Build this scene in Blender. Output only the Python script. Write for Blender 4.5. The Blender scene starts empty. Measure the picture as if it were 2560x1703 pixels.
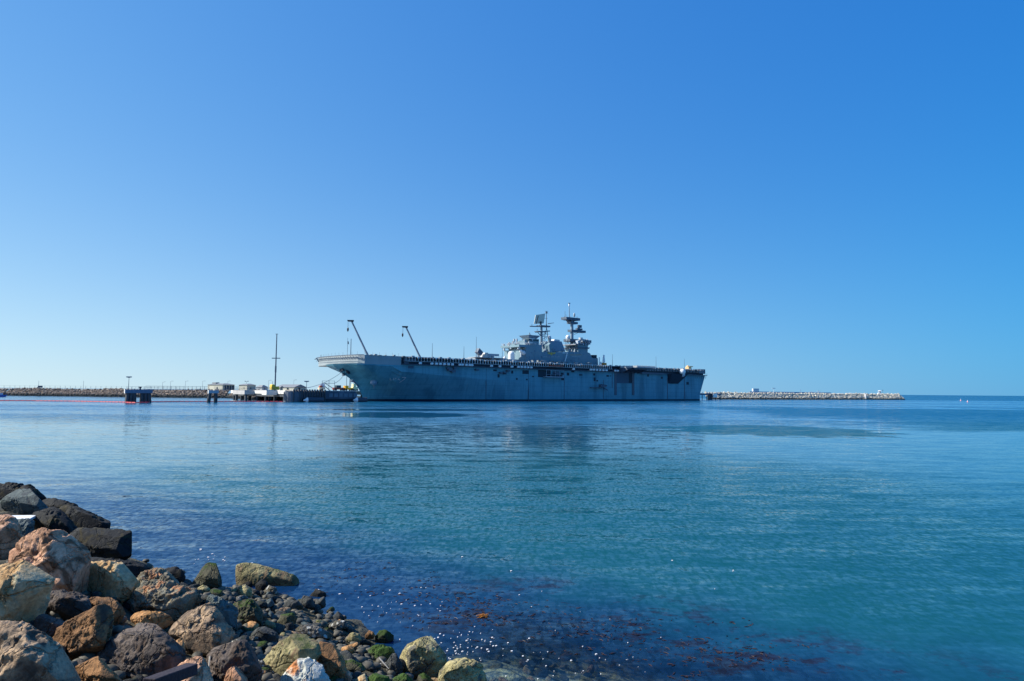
import bpy, bmesh, math, random
import numpy as np
from mathutils import Vector, Matrix, noise as mnoise
from mathutils.bvhtree import BVHTree

# ------------------------------------------------------------------ camera
F = 1707.0; CH = 4.6; TH = math.atan(128/1707.0); ROLL = .008
fw = np.array([0, math.cos(TH), math.sin(TH)])
_r = np.array([1., 0, 0]); _u = np.array([0, -math.sin(TH), math.cos(TH)])
rt = _r*math.cos(ROLL) + _u*math.sin(ROLL); up = _u*math.cos(ROLL) - _r*math.sin(ROLL)
scene = bpy.context.scene
cd = bpy.data.cameras.new("camera"); cam = bpy.data.objects.new("camera", cd)
scene.collection.objects.link(cam); scene.camera = cam
cd.lens = F/2560*36; cd.sensor_width = 36; cd.clip_start = .1; cd.clip_end = 120000
cam.matrix_world = Matrix(((rt[0], up[0], -fw[0], 0), (rt[1], up[1], -fw[1], 0), (rt[2], up[2], -fw[2], CH), (0, 0, 0, 1)))

# ------------------------------------------------------------------ sky + sun
SUN_EL = math.radians(37); SUN_AZ = math.radians(-88)      # azimuth from +Y, positive to +X
w = bpy.data.worlds.new("World"); scene.world = w; w.use_nodes = True
nt = w.node_tree; nt.nodes.clear()
sky = nt.nodes.new('ShaderNodeTexSky'); sky.sky_type = 'NISHITA'; sky.sun_disc = False
sky.sun_elevation = SUN_EL; sky.sun_rotation = SUN_AZ
sky.air_density = .5; sky.dust_density = 0.1; sky.ozone_density = 8.0; sky.altitude = 0
bg = nt.nodes.new('ShaderNodeBackground'); bg.inputs['Strength'].default_value = .12/2**.6
wo = nt.nodes.new('ShaderNodeOutputWorld')
def wm(op, *a_, clamp=False):
    q = nt.nodes.new('ShaderNodeMath'); q.operation = op; q.use_clamp = clamp
    for i, x in enumerate(a_):
        if isinstance(x, (int, float)): q.inputs[i].default_value = x
        else: nt.links.new(x, q.inputs[i])
    return q.outputs[0]
sp_ = nt.nodes.new('ShaderNodeSeparateColor'); nt.links.new(sky.outputs[0], sp_.inputs[0])
tcw = nt.nodes.new('ShaderNodeTexCoord'); sx_ = nt.nodes.new('ShaderNodeSeparateXYZ'); nt.links.new(tcw.outputs['Generated'], sx_.inputs[0])
tt = wm('MINIMUM', wm('MAXIMUM', wm('MULTIPLY', sx_.outputs[0], 1.55), -1.2), 1.2)     # sunward (-) to polarised side (+)
hz_ = wm('MULTIPLY', wm('POWER', 2.71828, wm('DIVIDE', wm('ABSOLUTE', sx_.outputs[2]), -.125)), .86)     # horizon haze
HZ = ((.40, -.28), (.62, -.23), (.79, -.10))
cc_ = nt.nodes.new('ShaderNodeCombineColor')
for i, (k0, k1, g_) in enumerate(((.56, -.37, .75), (.81, -.155, .50), (1.0, -.06, .25))):
    v_ = wm('POWER', wm('MULTIPLY', sp_.outputs[i], .12), g_); k_ = wm('ADD', wm('MULTIPLY', tt, k1), k0)
    hc_ = wm('ADD', wm('MULTIPLY', tt, HZ[i][1]), HZ[i][0])
    v_ = wm('ADD', wm('MULTIPLY', wm('MULTIPLY', v_, k_), wm('SUBTRACT', 1, hz_)), wm('MULTIPLY', hc_, hz_))
    nt.links.new(wm('MULTIPLY', v_, 1/.12), cc_.inputs[i])
nt.links.new(cc_.outputs[0], bg.inputs[0]); nt.links.new(bg.outputs[0], wo.inputs[0])
sd = bpy.data.lights.new("sun", 'SUN'); sd.energy = 5.0; sd.angle = math.radians(.53); sd.color = (1, .93, .82)
so = bpy.data.objects.new("sun", sd); scene.collection.objects.link(so)
sdir = Vector((math.sin(SUN_AZ)*math.cos(SUN_EL), math.cos(SUN_AZ)*math.cos(SUN_EL), math.sin(SUN_EL)))
so.rotation_euler = sdir.to_track_quat('Z', 'Y').to_euler()
scene.view_settings.view_transform = 'Standard'; scene.view_settings.look = 'None'
scene.view_settings.exposure = 0.6; scene.view_settings.gamma = 1.0
scene.render.engine = 'CYCLES'

# ------------------------------------------------------------------ pixel geometry helpers (photo is 2560 wide)
CP = np.array([0, 0, CH])
def ray(px, py): return fw + rt*(px-1280)/F + up*(851.5-py)/F
def G(px, py, z=0.):                       # where a sight line meets height z
    d = ray(px, py); return CP + d*(z-CH)/d[2]
def W(px, py, Y):                          # where it meets the plane y = Y
    d = ray(px, py); return CP + d*(Y/d[1])
def Zat(px, py, p): return W(px, py, p[1])[2]
_C = G(912, 887, 19.5); _S = G(1757, 925, 19.5)
PHI = math.atan2(_S[1]-_C[1], _S[0]-_C[0])
A = np.array([math.cos(PHI), math.sin(PHI), 0]); SB = np.array([-A[1], A[0], 0])
O = _C + 8*A + 16*SB; O[2] = 0
def SP(px, py, v):                         # ship frame: plane y_local = -v  ->  (u, z)
    d = ray(px, py); t = ((O - v*SB - CP) @ SB)/(d @ SB); p = CP + d*t
    return float((p-O) @ A), float(p[2])
def toship(p): q = np.array(p)-O; return float(q @ A), float(q @ SB), float(p[2])
def shipw(u, y, z): return O + A*u + SB*y + np.array([0, 0, z])

# ------------------------------------------------------------------ materials
MATS = {}
def nm(m): return m.node_tree.nodes, m.node_tree.links
def mat(name, col, rough=.6, var=.12, scale=1.0, metal=0, bump=0, bscale=8, spec=.4, stain=None, streak=False):
    if name in MATS: return MATS[name]
    m = bpy.data.materials.new(name); m.use_nodes = True; n, l = nm(m)
    b = n['Principled BSDF']; b.inputs['Roughness'].default_value = rough; b.inputs['Metallic'].default_value = metal
    b.inputs['Specular IOR Level'].default_value = spec
    tc = n.new('ShaderNodeTexCoord'); mp = n.new('ShaderNodeMapping'); l.new(tc.outputs['Object'], mp.inputs[0])
    if streak: mp.inputs['Scale'].default_value = (1, 1, .18)
    nz = n.new('ShaderNodeTexNoise'); nz.inputs['Scale'].default_value = scale; nz.inputs['Detail'].default_value = 6
    l.new(mp.outputs[0], nz.inputs['Vector'])
    rp = n.new('ShaderNodeValToRGB'); l.new(nz.outputs[0], rp.inputs[0])
    rp.color_ramp.elements[0].position = .3; rp.color_ramp.elements[1].position = .7
    c0 = [max(0, c*(1-var)) for c in col]; c1 = [min(1, c*(1+var)) for c in col]
    if stain: c0 = stain; rp.color_ramp.elements[0].position = .38; rp.color_ramp.elements[1].position = .5
    rp.color_ramp.elements[0].color = (*c0, 1); rp.color_ramp.elements[1].color = (*c1, 1)
    l.new(rp.outputs[0], b.inputs['Base Color'])
    if bump:
        n2 = n.new('ShaderNodeTexNoise'); n2.inputs['Scale'].default_value = bscale; n2.inputs['Detail'].default_value = 8
        l.new(tc.outputs['Object'], n2.inputs['Vector']); bp = n.new('ShaderNodeBump'); bp.inputs['Distance'].default_value = bump
        l.new(n2.outputs[0], bp.inputs['Height']); l.new(bp.outputs[0], b.inputs['Normal'])
    MATS[name] = m; return m
HULL = mat('hull_grey', (.085, .275, .345), .6, .10, .12, stain=(.06, .215, .28), streak=True)
def weather(m, rust=.5):
    n, l = nm(m); b = n['Principled BSDF']; src = b.inputs['Base Color'].links[0].from_socket; tc = n.new('ShaderNodeTexCoord')
    def layer(sc, lo, hi, colr, src, dist=0.):
        mp = n.new('ShaderNodeMapping'); mp.inputs['Scale'].default_value = sc; l.new(tc.outputs['Object'], mp.inputs[0])
        q = n.new('ShaderNodeTexNoise'); q.inputs['Scale'].default_value = 1; q.inputs['Detail'].default_value = 5; q.inputs['Roughness'].default_value = .6; l.new(mp.outputs[0], q.inputs['Vector'])
        r = n.new('ShaderNodeMapRange'); r.inputs['From Min'].default_value = lo; r.inputs['From Max'].default_value = hi; l.new(q.outputs[0], r.inputs[0])
        x = n.new('ShaderNodeMixRGB'); x.blend_type = 'MULTIPLY'; l.new(r.outputs[0], x.inputs[0]); l.new(src, x.inputs[1]); x.inputs[2].default_value = (*colr, 1); return x.outputs[0]
    src = layer((1.1, .3, .05), .52, .66, (.78, .81, .82), src)
    src = layer((.16, .16, .3), .50, .62, (.88, .90, .91), src)
    src = layer((2.2, .5, .09), .66, .72, (1.5, .72, .5), src)
    br = n.new('ShaderNodeTexBrick'); br.inputs['Scale'].default_value = .1; br.inputs['Brick Width'].default_value = 1.2; br.inputs['Row Height'].default_value = .25; br.inputs['Mortar Size'].default_value = .006
    br.inputs[1].default_value = br.inputs[2].default_value = (1, 1, 1, 1); br.inputs[3].default_value = (.72, .74, .76, 1)
    sx = n.new('ShaderNodeSeparateXYZ'); cx = n.new('ShaderNodeCombineXYZ'); l.new(tc.outputs['Object'], sx.inputs[0]); l.new(sx.outputs[0], cx.inputs[0]); l.new(sx.outputs[2], cx.inputs[1]); l.new(cx.outputs[0], br.inputs['Vector'])
    x = n.new('ShaderNodeMixRGB'); x.blend_type = 'MULTIPLY'; x.inputs[0].default_value = 1; l.new(src, x.inputs[1]); l.new(br.outputs[0], x.inputs[2]); l.new(x.outputs[0], b.inputs['Base Color'])
weather(HULL)
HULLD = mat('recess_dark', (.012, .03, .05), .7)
DECKG = mat('deck_grey', (.18, .2, .22), .8)
ISL = mat('island_grey', (.16, .26, .31), .6, .08, .3, streak=True)
LGREY = mat('light_grey_paint', (.55, .58, .6), .5)
WHITE = mat('white_paint', (.8, .8, .78), .45, .05)
STEEL = mat('dark_steel', (.07, .10, .14), .5)
BLACK = mat('boot_black', (.012, .018, .035), .5)
CONC = mat('concrete', (.42, .41, .39), .85, .15, .6)
CONCW = mat('pale_concrete', (.7, .68, .62), .8, .1, .6)
PILE = mat('wet_pile', (.05, .06, .07), .7, .3, 1.5)
RUST = mat('rust_red', (.32, .07, .04), .6)
YEL = mat('yellow_paint', (.75, .5, .04), .5)
ORG = mat('orange_paint', (.8, .25, .03), .5)
GOLD = mat('gold_paint', (.55, .38, .08), .5)
REDP = mat('boom_red', (.7, .05, .05), .6)
ROOF = mat('roof_grey', (.2, .22, .24), .7)
BWALL = mat('cream_wall', (.5, .5, .42), .8)
GLASS = mat('dark_glass', (.03, .05, .07), .15)
GALV = mat('galvanised', (.22, .25, .28), .5)

# ------------------------------------------------------------------ mesh builder
class MB:
    def __init__(s): s.v = []; s.f = []
    def add(s, vs, fs):
        k = len(s.v); s.v += [tuple(map(float, p)) for p in vs]; s.f += [tuple(i+k for i in f) for f in fs]; return s
    def box(s, x0, x1, y0, y1, z0, z1):
        return s.add([(x0,y0,z0),(x1,y0,z0),(x1,y1,z0),(x0,y1,z0),(x0,y0,z1),(x1,y0,z1),(x1,y1,z1),(x0,y1,z1)],
                     [(3,2,1,0),(4,5,6,7),(0,1,5,4),(1,2,6,5),(2,3,7,6),(3,0,4,7)])
    def wedge(s, b, t):                       # bottom and top rings of the same length
        n = len(b); return s.add(list(b)+list(t), [tuple(range(n))[::-1], tuple(range(n, 2*n))]+[(i,(i+1)%n,n+(i+1)%n,n+i) for i in range(n)])
    def pxz(s, poly, y0, y1):                 # polygon in (x, z), extruded over y
        return s.wedge([(x, y0, z) for x, z in poly], [(x, y1, z) for x, z in poly])
    def pxy(s, poly, z0, z1):
        return s.wedge([(x, y, z0) for x, y in poly], [(x, y, z1) for x, y in poly])
    def tube(s, p, q, r0, r1=None, n=8):
        r1 = r0 if r1 is None else r1
        p = Vector(p); q = Vector(q); d = (q-p).normalized()
        a_ = d.orthogonal().normalized(); b_ = d.cross(a_)
        R = [(math.cos(2*math.pi*i/n), math.sin(2*math.pi*i/n)) for i in range(n)]
        return s.wedge([p+(a_*c+b_*e)*r0 for c, e in R], [q+(a_*c+b_*e)*r1 for c, e in R])
    def lathe(s, c, prof, n=16):              # prof: (radius, z)
        vs = []; m = len(prof)
        for r_, z in prof:
            for i in range(n): t = 2*math.pi*i/n; vs.append((c[0]+r_*math.cos(t), c[1]+r_*math.sin(t), c[2]+z))
        fs = [(j*n+i, j*n+(i+1)%n, (j+1)*n+(i+1)%n, (j+1)*n+i) for j in range(m-1) for i in range(n)]
        fs += [tuple(range(n))[::-1], tuple(range((m-1)*n, m*n))]
        return s.add(vs, fs)
    def ball(s, c, r, rz=None, n=14):
        rz = rz or r; return s.lathe(c, [(max(.001, r*math.sin(math.pi*k/10)), -rz*math.cos(math.pi*k/10)) for k in range(11)], n)
    def build(s, name, m, parent=None, smooth=False, bevel=0):
        me = bpy.data.meshes.new(name); me.from_pydata(s.v, [], s.f); me.validate(); me.update()
        bm = bmesh.new(); bm.from_mesh(me); bmesh.ops.recalc_face_normals(bm, faces=bm.faces); bm.to_mesh(me); bm.free()
        if smooth: me.polygons.foreach_set('use_smooth', [True]*len(me.polygons))
        me.materials.append(m)
        o = bpy.data.objects.new(name, me); scene.collection.objects.link(o)
        if parent: o.parent = parent
        if bevel:
            bv = o.modifiers.new('bevel', 'BEVEL'); bv.width = bevel; bv.segments = 2
        return o
def tag(o, label, cat, group=None, kind=None):
    o['label'] = label; o['category'] = cat
    if group: o['group'] = group
    if kind: o['kind'] = kind
    return o
def thing(name, label, cat, loc, rz=0, group=None):
    o = bpy.data.objects.new(name, None); scene.collection.objects.link(o)
    o.empty_display_size = .5; o.location = tuple(map(float, loc)); o.rotation_euler = (0, 0, rz)
    return tag(o, label, cat, group)
def struct(o): o['kind'] = 'structure'; return o
def dup(root, label=None, loc=None, rz=None, scale=None):
    r = root.copy(); scene.collection.objects.link(r)
    if loc is not None: r.location = tuple(map(float, loc))
    if rz is not None: r.rotation_euler = (0, 0, rz)
    if scale is not None: r.scale = scale
    if label: r['label'] = label
    for ch in list(root.children):
        c = ch.copy(); scene.collection.objects.link(c); c.parent = r
        for g in ch.children:
            d = g.copy(); scene.collection.objects.link(d); d.parent = c
    return r

# ------------------------------------------------------------------ numpy value noise
def _h(i, j, k, s):
    n = (i*374761393 + j*668265263 + k*2147483647 + s*974634777) & 0xffffffff
    n = ((n ^ (n >> 13))*1274126177) & 0xffffffff
    return ((n ^ (n >> 16)) & 0xffff)/65535.0
def vnoise(P, seed=0):
    P = np.asarray(P, float); I = np.floor(P).astype(np.int64); f = P-I; f = f*f*(3-2*f); out = 0
    for a_ in (0, 1):
        for b_ in (0, 1):
            for c_ in (0, 1):
                wgt = (f[:,0] if a_ else 1-f[:,0])*(f[:,1] if b_ else 1-f[:,1])*(f[:,2] if c_ else 1-f[:,2])
                out = out + wgt*_h(I[:,0]+a_, I[:,1]+b_, I[:,2]+c_, seed)
    return out*2-1
def fbm(P, seed=0, o=4, g=.5):
    t = 0; a_ = 1
    for k in range(o): t = t + a_*vnoise(P*(2**k)+k*7.3, seed+k*13); a_ *= g
    return t
def ico(sub):
    bm = bmesh.new(); bmesh.ops.create_icosphere(bm, subdivisions=sub, radius=1)
    v = np.array([x.co[:] for x in bm.verts]); v /= np.linalg.norm(v, axis=1)[:, None]
    f = [tuple(x.index for x in q.verts) for q in bm.faces]; bm.free(); return v, f
ICO = {k: ico(k) for k in (2, 3, 4, 5, 6)}

# ================================================================== TERRAIN
SX, SY = -.45, 10.9; NX, NY = .65, .76
def sdist(x, y):
    s_ = -((x-SX)*NX + (y-SY)*NY); t_ = (x-SX)*-NY + (y-SY)*NX
    return s_ + 1.1*np.exp(-((t_-5.2)/2.6)**2), t_
def tz(x, y):
    s_, t_ = sdist(x, y)
    return np.where(s_ > 0, np.minimum(.30*s_, 3.0), np.maximum(.26*s_, -6))
def T(px, py):                             # where a sight line meets the shore slope
    d = ray(px, py); lo = 2.
    for k in range(4000):
        p = CP + d*lo
        if p[2] < float(tz(p[0], p[1])): return p
        lo += .01
    return p
def terrain():
    xs = np.concatenate([np.linspace(-60, -20, 40), np.linspace(-19.8, 12, 260), np.linspace(12.5, 40, 20)])
    ys = np.concatenate([np.linspace(-25, 2, 20), np.linspace(2.2, 26, 200), np.linspace(26.5, 60, 40)])
    X, Y = np.meshgrid(xs, ys); X = X.ravel(); Y = Y.ravel(); Z = tz(X, Y)
    P = np.stack([X, Y, 0*X], 1)
    Z = Z - .10 + .10*fbm(P*1.3, 3, 4) + .05*np.abs(fbm(P*4.1, 9, 3))
    n = len(xs); v = np.stack([X, Y, Z], 1)
    f = [(j*n+i, j*n+i+1, (j+1)*n+i+1, (j+1)*n+i) for j in range(len(ys)-1) for i in range(n-1)]
    mb = MB(); mb.v = [tuple(p) for p in v.tolist()]; mb.f = f
    m = mat('shore_bed', (.045, .042, .026), .9, .6, 3.5, bump=.05, bscale=14, stain=(.008, .010, .010))
    nn_, ll_ = nm(m); b_ = nn_['Principled BSDF']; src = b_.inputs['Base Color'].links[0].from_socket
    g_ = nn_.new('ShaderNodeNewGeometry'); s_ = nn_.new('ShaderNodeSeparateXYZ'); ll_.new(g_.outputs['Position'], s_.inputs[0])
    mr = nn_.new('ShaderNodeMapRange'); mr.inputs['From Min'].default_value = -.12; mr.inputs['From Max'].default_value = -.02; mr.inputs['To Min'].default_value = 1; mr.inputs['To Max'].default_value = 0; ll_.new(s_.outputs[2], mr.inputs[0])
    vo = nn_.new('ShaderNodeTexNoise'); vo.inputs['Scale'].default_value = 5; vo.inputs['Detail'].default_value = 7; ll_.new(g_.outputs['Position'], vo.inputs['Vector'])
    rp = nn_.new('ShaderNodeValToRGB'); rp.color_ramp.elements[0].position = .42; rp.color_ramp.elements[1].position = .62; rp.color_ramp.elements[0].color = (.02, .03, .03, 1); rp.color_ramp.elements[1].color = (.34, .27, .13, 1); ll_.new(vo.outputs[0], rp.inputs[0])
    mx = nn_.new('ShaderNodeMixRGB'); ll_.new(mr.outputs[0], mx.inputs[0]); ll_.new(src, mx.inputs[1]); ll_.new(rp.outputs[0], mx.inputs[2]); ll_.new(mx.outputs[0], b_.inputs['Base Color'])
    return struct(mb.build('shore_ground', m, smooth=True))
terrain()
# deep seabed beyond the shore shelf
struct(MB().add([(-40000, -200, -9), (40000, -200, -9), (40000, 60000, -9), (-40000, 60000, -9)], [(0, 1, 2, 3)]).build('seabed', mat('deep_bed', (.02, .05, .06), .9)))

# ================================================================== WATER
def water():
    m = bpy.data.materials.new('sea_water'); m.use_nodes = True; n, l = nm(m); n.clear()
    out = n.new('ShaderNodeOutputMaterial'); geo = n.new('ShaderNodeNewGeometry'); sep = n.new('ShaderNodeSeparateXYZ')
    l.new(geo.outputs['Position'], sep.inputs[0])
    def V(x):
        if isinstance(x, (int, float)):
            q = n.new('ShaderNodeValue'); q.outputs[0].default_value = x; return q.outputs[0]
        return x
    def M(op, a_, b_=None, c_=None, clamp=False):
        q = n.new('ShaderNodeMath'); q.operation = op; q.use_clamp = clamp
        for i, x in enumerate((a_, b_, c_)):
            if x is None: continue
            if isinstance(x, (int, float)): q.inputs[i].default_value = x
            else: l.new(x, q.inputs[i])
        return q.outputs[0]
    def sm(x, lo, hi, a_=0., b_=1.):
        q = n.new('ShaderNodeMapRange'); q.interpolation_type = 'SMOOTHSTEP'
        for k, v_ in zip(('From Min', 'From Max', 'To Min', 'To Max'), (lo, hi, a_, b_)): q.inputs[k].default_value = v_
        l.new(x, q.inputs['Value']); return q.outputs[0]
    def N(sx, sy, rot, det=3, off=0., rough=.5, dist=0.):
        mp = n.new('ShaderNodeMapping'); mp.inputs['Scale'].default_value = (sx, sy, 1); mp.inputs['Rotation'].default_value = (0, 0, math.radians(rot))
        mp.inputs['Location'].default_value = (off, off*.7, 0)
        q = n.new('ShaderNodeTexNoise'); q.noise_dimensions = '2D'; q.inputs['Scale'].default_value = 1; q.inputs['Detail'].default_value = det
        q.inputs['Roughness'].default_value = rough; q.inputs['Distortion'].default_value = dist
        l.new(geo.outputs['Position'], mp.inputs[0]); l.new(mp.outputs[0], q.inputs['Vector']); return q.outputs[0]
    X, Y = sep.outputs[0], sep.outputs[1]
    # wind patches: long bands of ruffled water between calm slicks
    band = sm(N(.0030, .022, 8, 3, 3.1, .55, .4), .47, .56)
    band2 = sm(N(.02, .06, -10, 3, 11.), .45, .62)
    def blob(cx, cy, rx, ry, ang, soft=.35):
        a_ = math.radians(ang); dx = M('SUBTRACT', X, cx); dy = M('SUBTRACT', Y, cy)
        p = M('ADD', M('MULTIPLY', dx, math.cos(a_)/rx), M('MULTIPLY', dy, math.sin(a_)/rx))
        q = M('ADD', M('MULTIPLY', dx, -math.sin(a_)/ry), M('MULTIPLY', dy, math.cos(a_)/ry))
        d = M('SQRT', M('ADD', M('MULTIPLY', p, p), M('MULTIPLY', q, q)))
        d = M('ADD', d, M('MULTIPLY', M('SUBTRACT', N(.25, .25, 0, 4, 5.), .5), .9))
        return sm(d, 1-soft, 1+soft, 1., 0.)
    ruf = blob(3, 31, 18, 20, 14, .6)            # cat's paw in front of the shore
    wv = M('SUBTRACT', N(.03, .03, 0, 4, 31.), .5)
    p1 = M('MULTIPLY', M('MULTIPLY', sm(M('ADD', X, M('MULTIPLY', wv, 45.)), 56, 70), sm(M('ADD', Y, M('MULTIPLY', wv, 30.)), 88, 96)), sm(M('ADD', Y, M('MULTIPLY', wv, 120.)), 225, 250, 1., 0.)); p2 = M('MULTIPLY', blob(33, 87, 13, 13, 25, .12), 1.3); p3 = blob(40, 173, 9, 30, -12, .2)  # last blob darkens the water by the stern, painting in the hull's reflection
    c1 = blob(-23, 132, 15, 16, 20, .3); c2 = blob(-26, 168, 24, 10, 10, .3)
    far = M('MULTIPLY', sm(Y, 560, 640), sm(X, 60, 160))
    calm = M('SUBTRACT', 1, M('MAXIMUM', c1, c2))
    mid = M('MULTIPLY', sm(Y, 84, 112), calm)
    P12 = M('MAXIMUM', p1, p2)
    sl = M('ADD', .016, M('MULTIPLY', mid, M('ADD', .022, M('MULTIPLY', band, .030))))
    sl = M('ADD', sl, M('ADD', M('MULTIPLY', ruf, .022), M('ADD', M('MULTIPLY', far, .09), M('MULTIPLY', P12, .06))))
    sl = M('MULTIPLY', sl, M('SUBTRACT', 1, M('MULTIPLY', M('MAXIMUM', c1, c2), .75)))
    dash = sm(N(6.5, 2.6, 12, 3, 21., .65), .47, .60)
    dash2 = sm(N(.30, 1.1, -6, 6, 17., .75), .42, .62)
    tilt = M('ADD', .01, M('MULTIPLY', ruf, M('ADD', .34, M('MULTIPLY', dash, 1.3))))
    tilt = M('ADD', tilt, M('MULTIPLY', M('SUBTRACT', 1, sm(Y, 40, 100)), M('MULTIPLY', dash2, .20)))
    tilt = M('ADD', tilt, M('MULTIPLY', M('MAXIMUM', P12, p3), M('ADD', .75, M('MULTIPLY', dash2, .6))))
    tilt = M('ADD', tilt, M('ADD', M('MULTIPLY', M('MULTIPLY', band, sm(Y, 60, 120)), .12), M('MULTIPLY', far, .45)))
    def NV(sx, sy, rot, det, off):            # horizontal slope vector of one wave family
        f_ = N(sx, sy, rot, det, off, .55); col = f_.node.outputs[1]
        a_ = n.new('ShaderNodeVectorMath'); a_.operation = 'SUBTRACT'; l.new(col, a_.inputs[0]); a_.inputs[1].default_value = (.5, .5, .5); return a_.outputs[0]
    def VA(op, a_, b_):
        q = n.new('ShaderNodeVectorMath'); q.operation = op; l.new(a_, q.inputs[0])
        if isinstance(b_, tuple): q.inputs[1].default_value = b_
        elif op == 'SCALE': l.new(b_, q.inputs['Scale'])
        else: l.new(b_, q.inputs[1])
        return q.outputs[0]
    vs_ = VA('ADD', VA('ADD', NV(1.6, 4.6, 7, 3, 1.), NV(5., 7.5, -9, 2, 7.)), VA('ADD', NV(.5, 1.7, 12, 3, 2.), NV(.18, .6, 4, 3, 4.)))
    vs_ = VA('MULTIPLY', VA('SCALE', vs_, M('MULTIPLY', sl, 5.4)), (1, 1, 0))
    ih = VA('MULTIPLY', geo.outputs['Incoming'], (1, 1, 0))
    ih = VA('SCALE', ih, M('MULTIPLY', sl, M('MULTIPLY', sm(Y, 50, 160), 1.25)))
    nv = VA('ADD', VA('ADD', vs_, ih), (0, 0, 1))
    bp = n.new('ShaderNodeVectorMath'); bp.operation = 'NORMALIZE'; l.new(nv, bp.inputs[0])
    gl = n.new('ShaderNodeBsdfGlossy'); gl.inputs['Roughness'].default_value = .04; gl.inputs['Color'].default_value = (1, 1, 1, 1)
    l.new(bp.outputs[0], gl.inputs['Normal'])
    fr = n.new('ShaderNodeFresnel'); fr.inputs['IOR'].default_value = 1.33; l.new(bp.outputs[0], fr.inputs['Normal'])
    # turbid water body; clear only over the shallow shelf by the rocks
    off = M('ADD', M('MULTIPLY', M('SUBTRACT', X, SX), NX), M('MULTIPLY', M('SUBTRACT', Y, SY), NY))
    wob = M('MULTIPLY', M('SUBTRACT', N(.5, .5, 0, 4, 9.), .5), 2.2)
    alng = M('ADD', M('MULTIPLY', M('SUBTRACT', X, SX), -NY), M('MULTIPLY', M('SUBTRACT', Y, SY), NX))
    dep = M('MAXIMUM', sm(M('ADD', off, wob), .9, 5.4, .05, 1.), sm(M('ADD', alng, M('MULTIPLY', wob, .5)), .3, 3.2, 0., .93))
    df = n.new('ShaderNodeBsdfDiffuse'); mc = n.new('ShaderNodeMixRGB')
    mc.inputs[1].default_value = (.004, .028, .085, 1); mc.inputs[2].default_value = (.005, .072, .094, 1)
    l.new(sm(M('ADD', off, M('MULTIPLY', wob, 1.5)), 2., 8.5), mc.inputs[0]); mc2 = n.new('ShaderNodeMixRGB'); l.new(sm(Y, 45, 150), mc2.inputs[0]); l.new(mc.outputs[0], mc2.inputs[1]); mc2.inputs[2].default_value = (.006, .092, .19, 1)
    # weed drifting just under the surface
    wreg = M('MULTIPLY', M('MULTIPLY', sm(off, .6, 1.8), sm(off, 4.5, 7.5, 1., 0.)), M('MULTIPLY', sm(alng, -13., -8.), sm(alng, 2., 6., 1., 0.)))
    wmask = M('MULTIPLY', wreg, sm(M('ADD', N(1.3, 1.9, 20, 6, 41., .7), M('MULTIPLY', N(.35, .5, 0, 2, 43.), .5)), .78, .92))
    mc3 = n.new('ShaderNodeMixRGB'); l.new(wmask, mc3.inputs[0]); l.new(mc2.outputs[0], mc3.inputs[1]); mc3.inputs[2].default_value = (.013, .010, .019, 1)
    l.new(mc3.outputs[0], df.inputs['Color'])
    tr = n.new('ShaderNodeBsdfTransparent'); tr.inputs[0].default_value = (.75, .9, .95, 1)
    b1 = n.new('ShaderNodeMixShader'); l.new(dep, b1.inputs[0]); l.new(tr.outputs[0], b1.inputs[1]); l.new(df.outputs[0], b1.inputs[2])
    dt = n.new('ShaderNodeVectorMath'); dt.operation = 'DOT_PRODUCT'; l.new(bp.outputs[0], dt.inputs[0]); l.new(geo.outputs['Incoming'], dt.inputs[1])
    cs = M('ADD', M('ABSOLUTE', dt.outputs['Value']), M('MULTIPLY', tilt, .13))
    sch = M('ADD', .02, M('MULTIPLY', .98, M('POWER', M('SUBTRACT', 1, cs, clamp=True), 5.)))
    b2 = n.new('ShaderNodeMixShader'); l.new(sch, b2.inputs[0]); l.new(b1.outputs[0], b2.inputs[1]); l.new(gl.outputs[0], b2.inputs[2])
    l.new(b2.outputs[0], out.inputs['Surface'])
    xs = [-40000, -8000, -1500, -300, -60, 0, 60, 300, 1500, 8000, 40000]; ys = [-200, -20, 20, 60, 200, 600, 2000, 8000, 60000]
    mb = MB(); k = len(xs)
    mb.v = [(x, y, 0.) for y in ys for x in xs]; mb.f = [(j*k+i, j*k+i+1, (j+1)*k+i+1, (j+1)*k+i) for j in range(len(ys)-1) for i in range(k-1)]
    struct(mb.build('water', m))
water()

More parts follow.
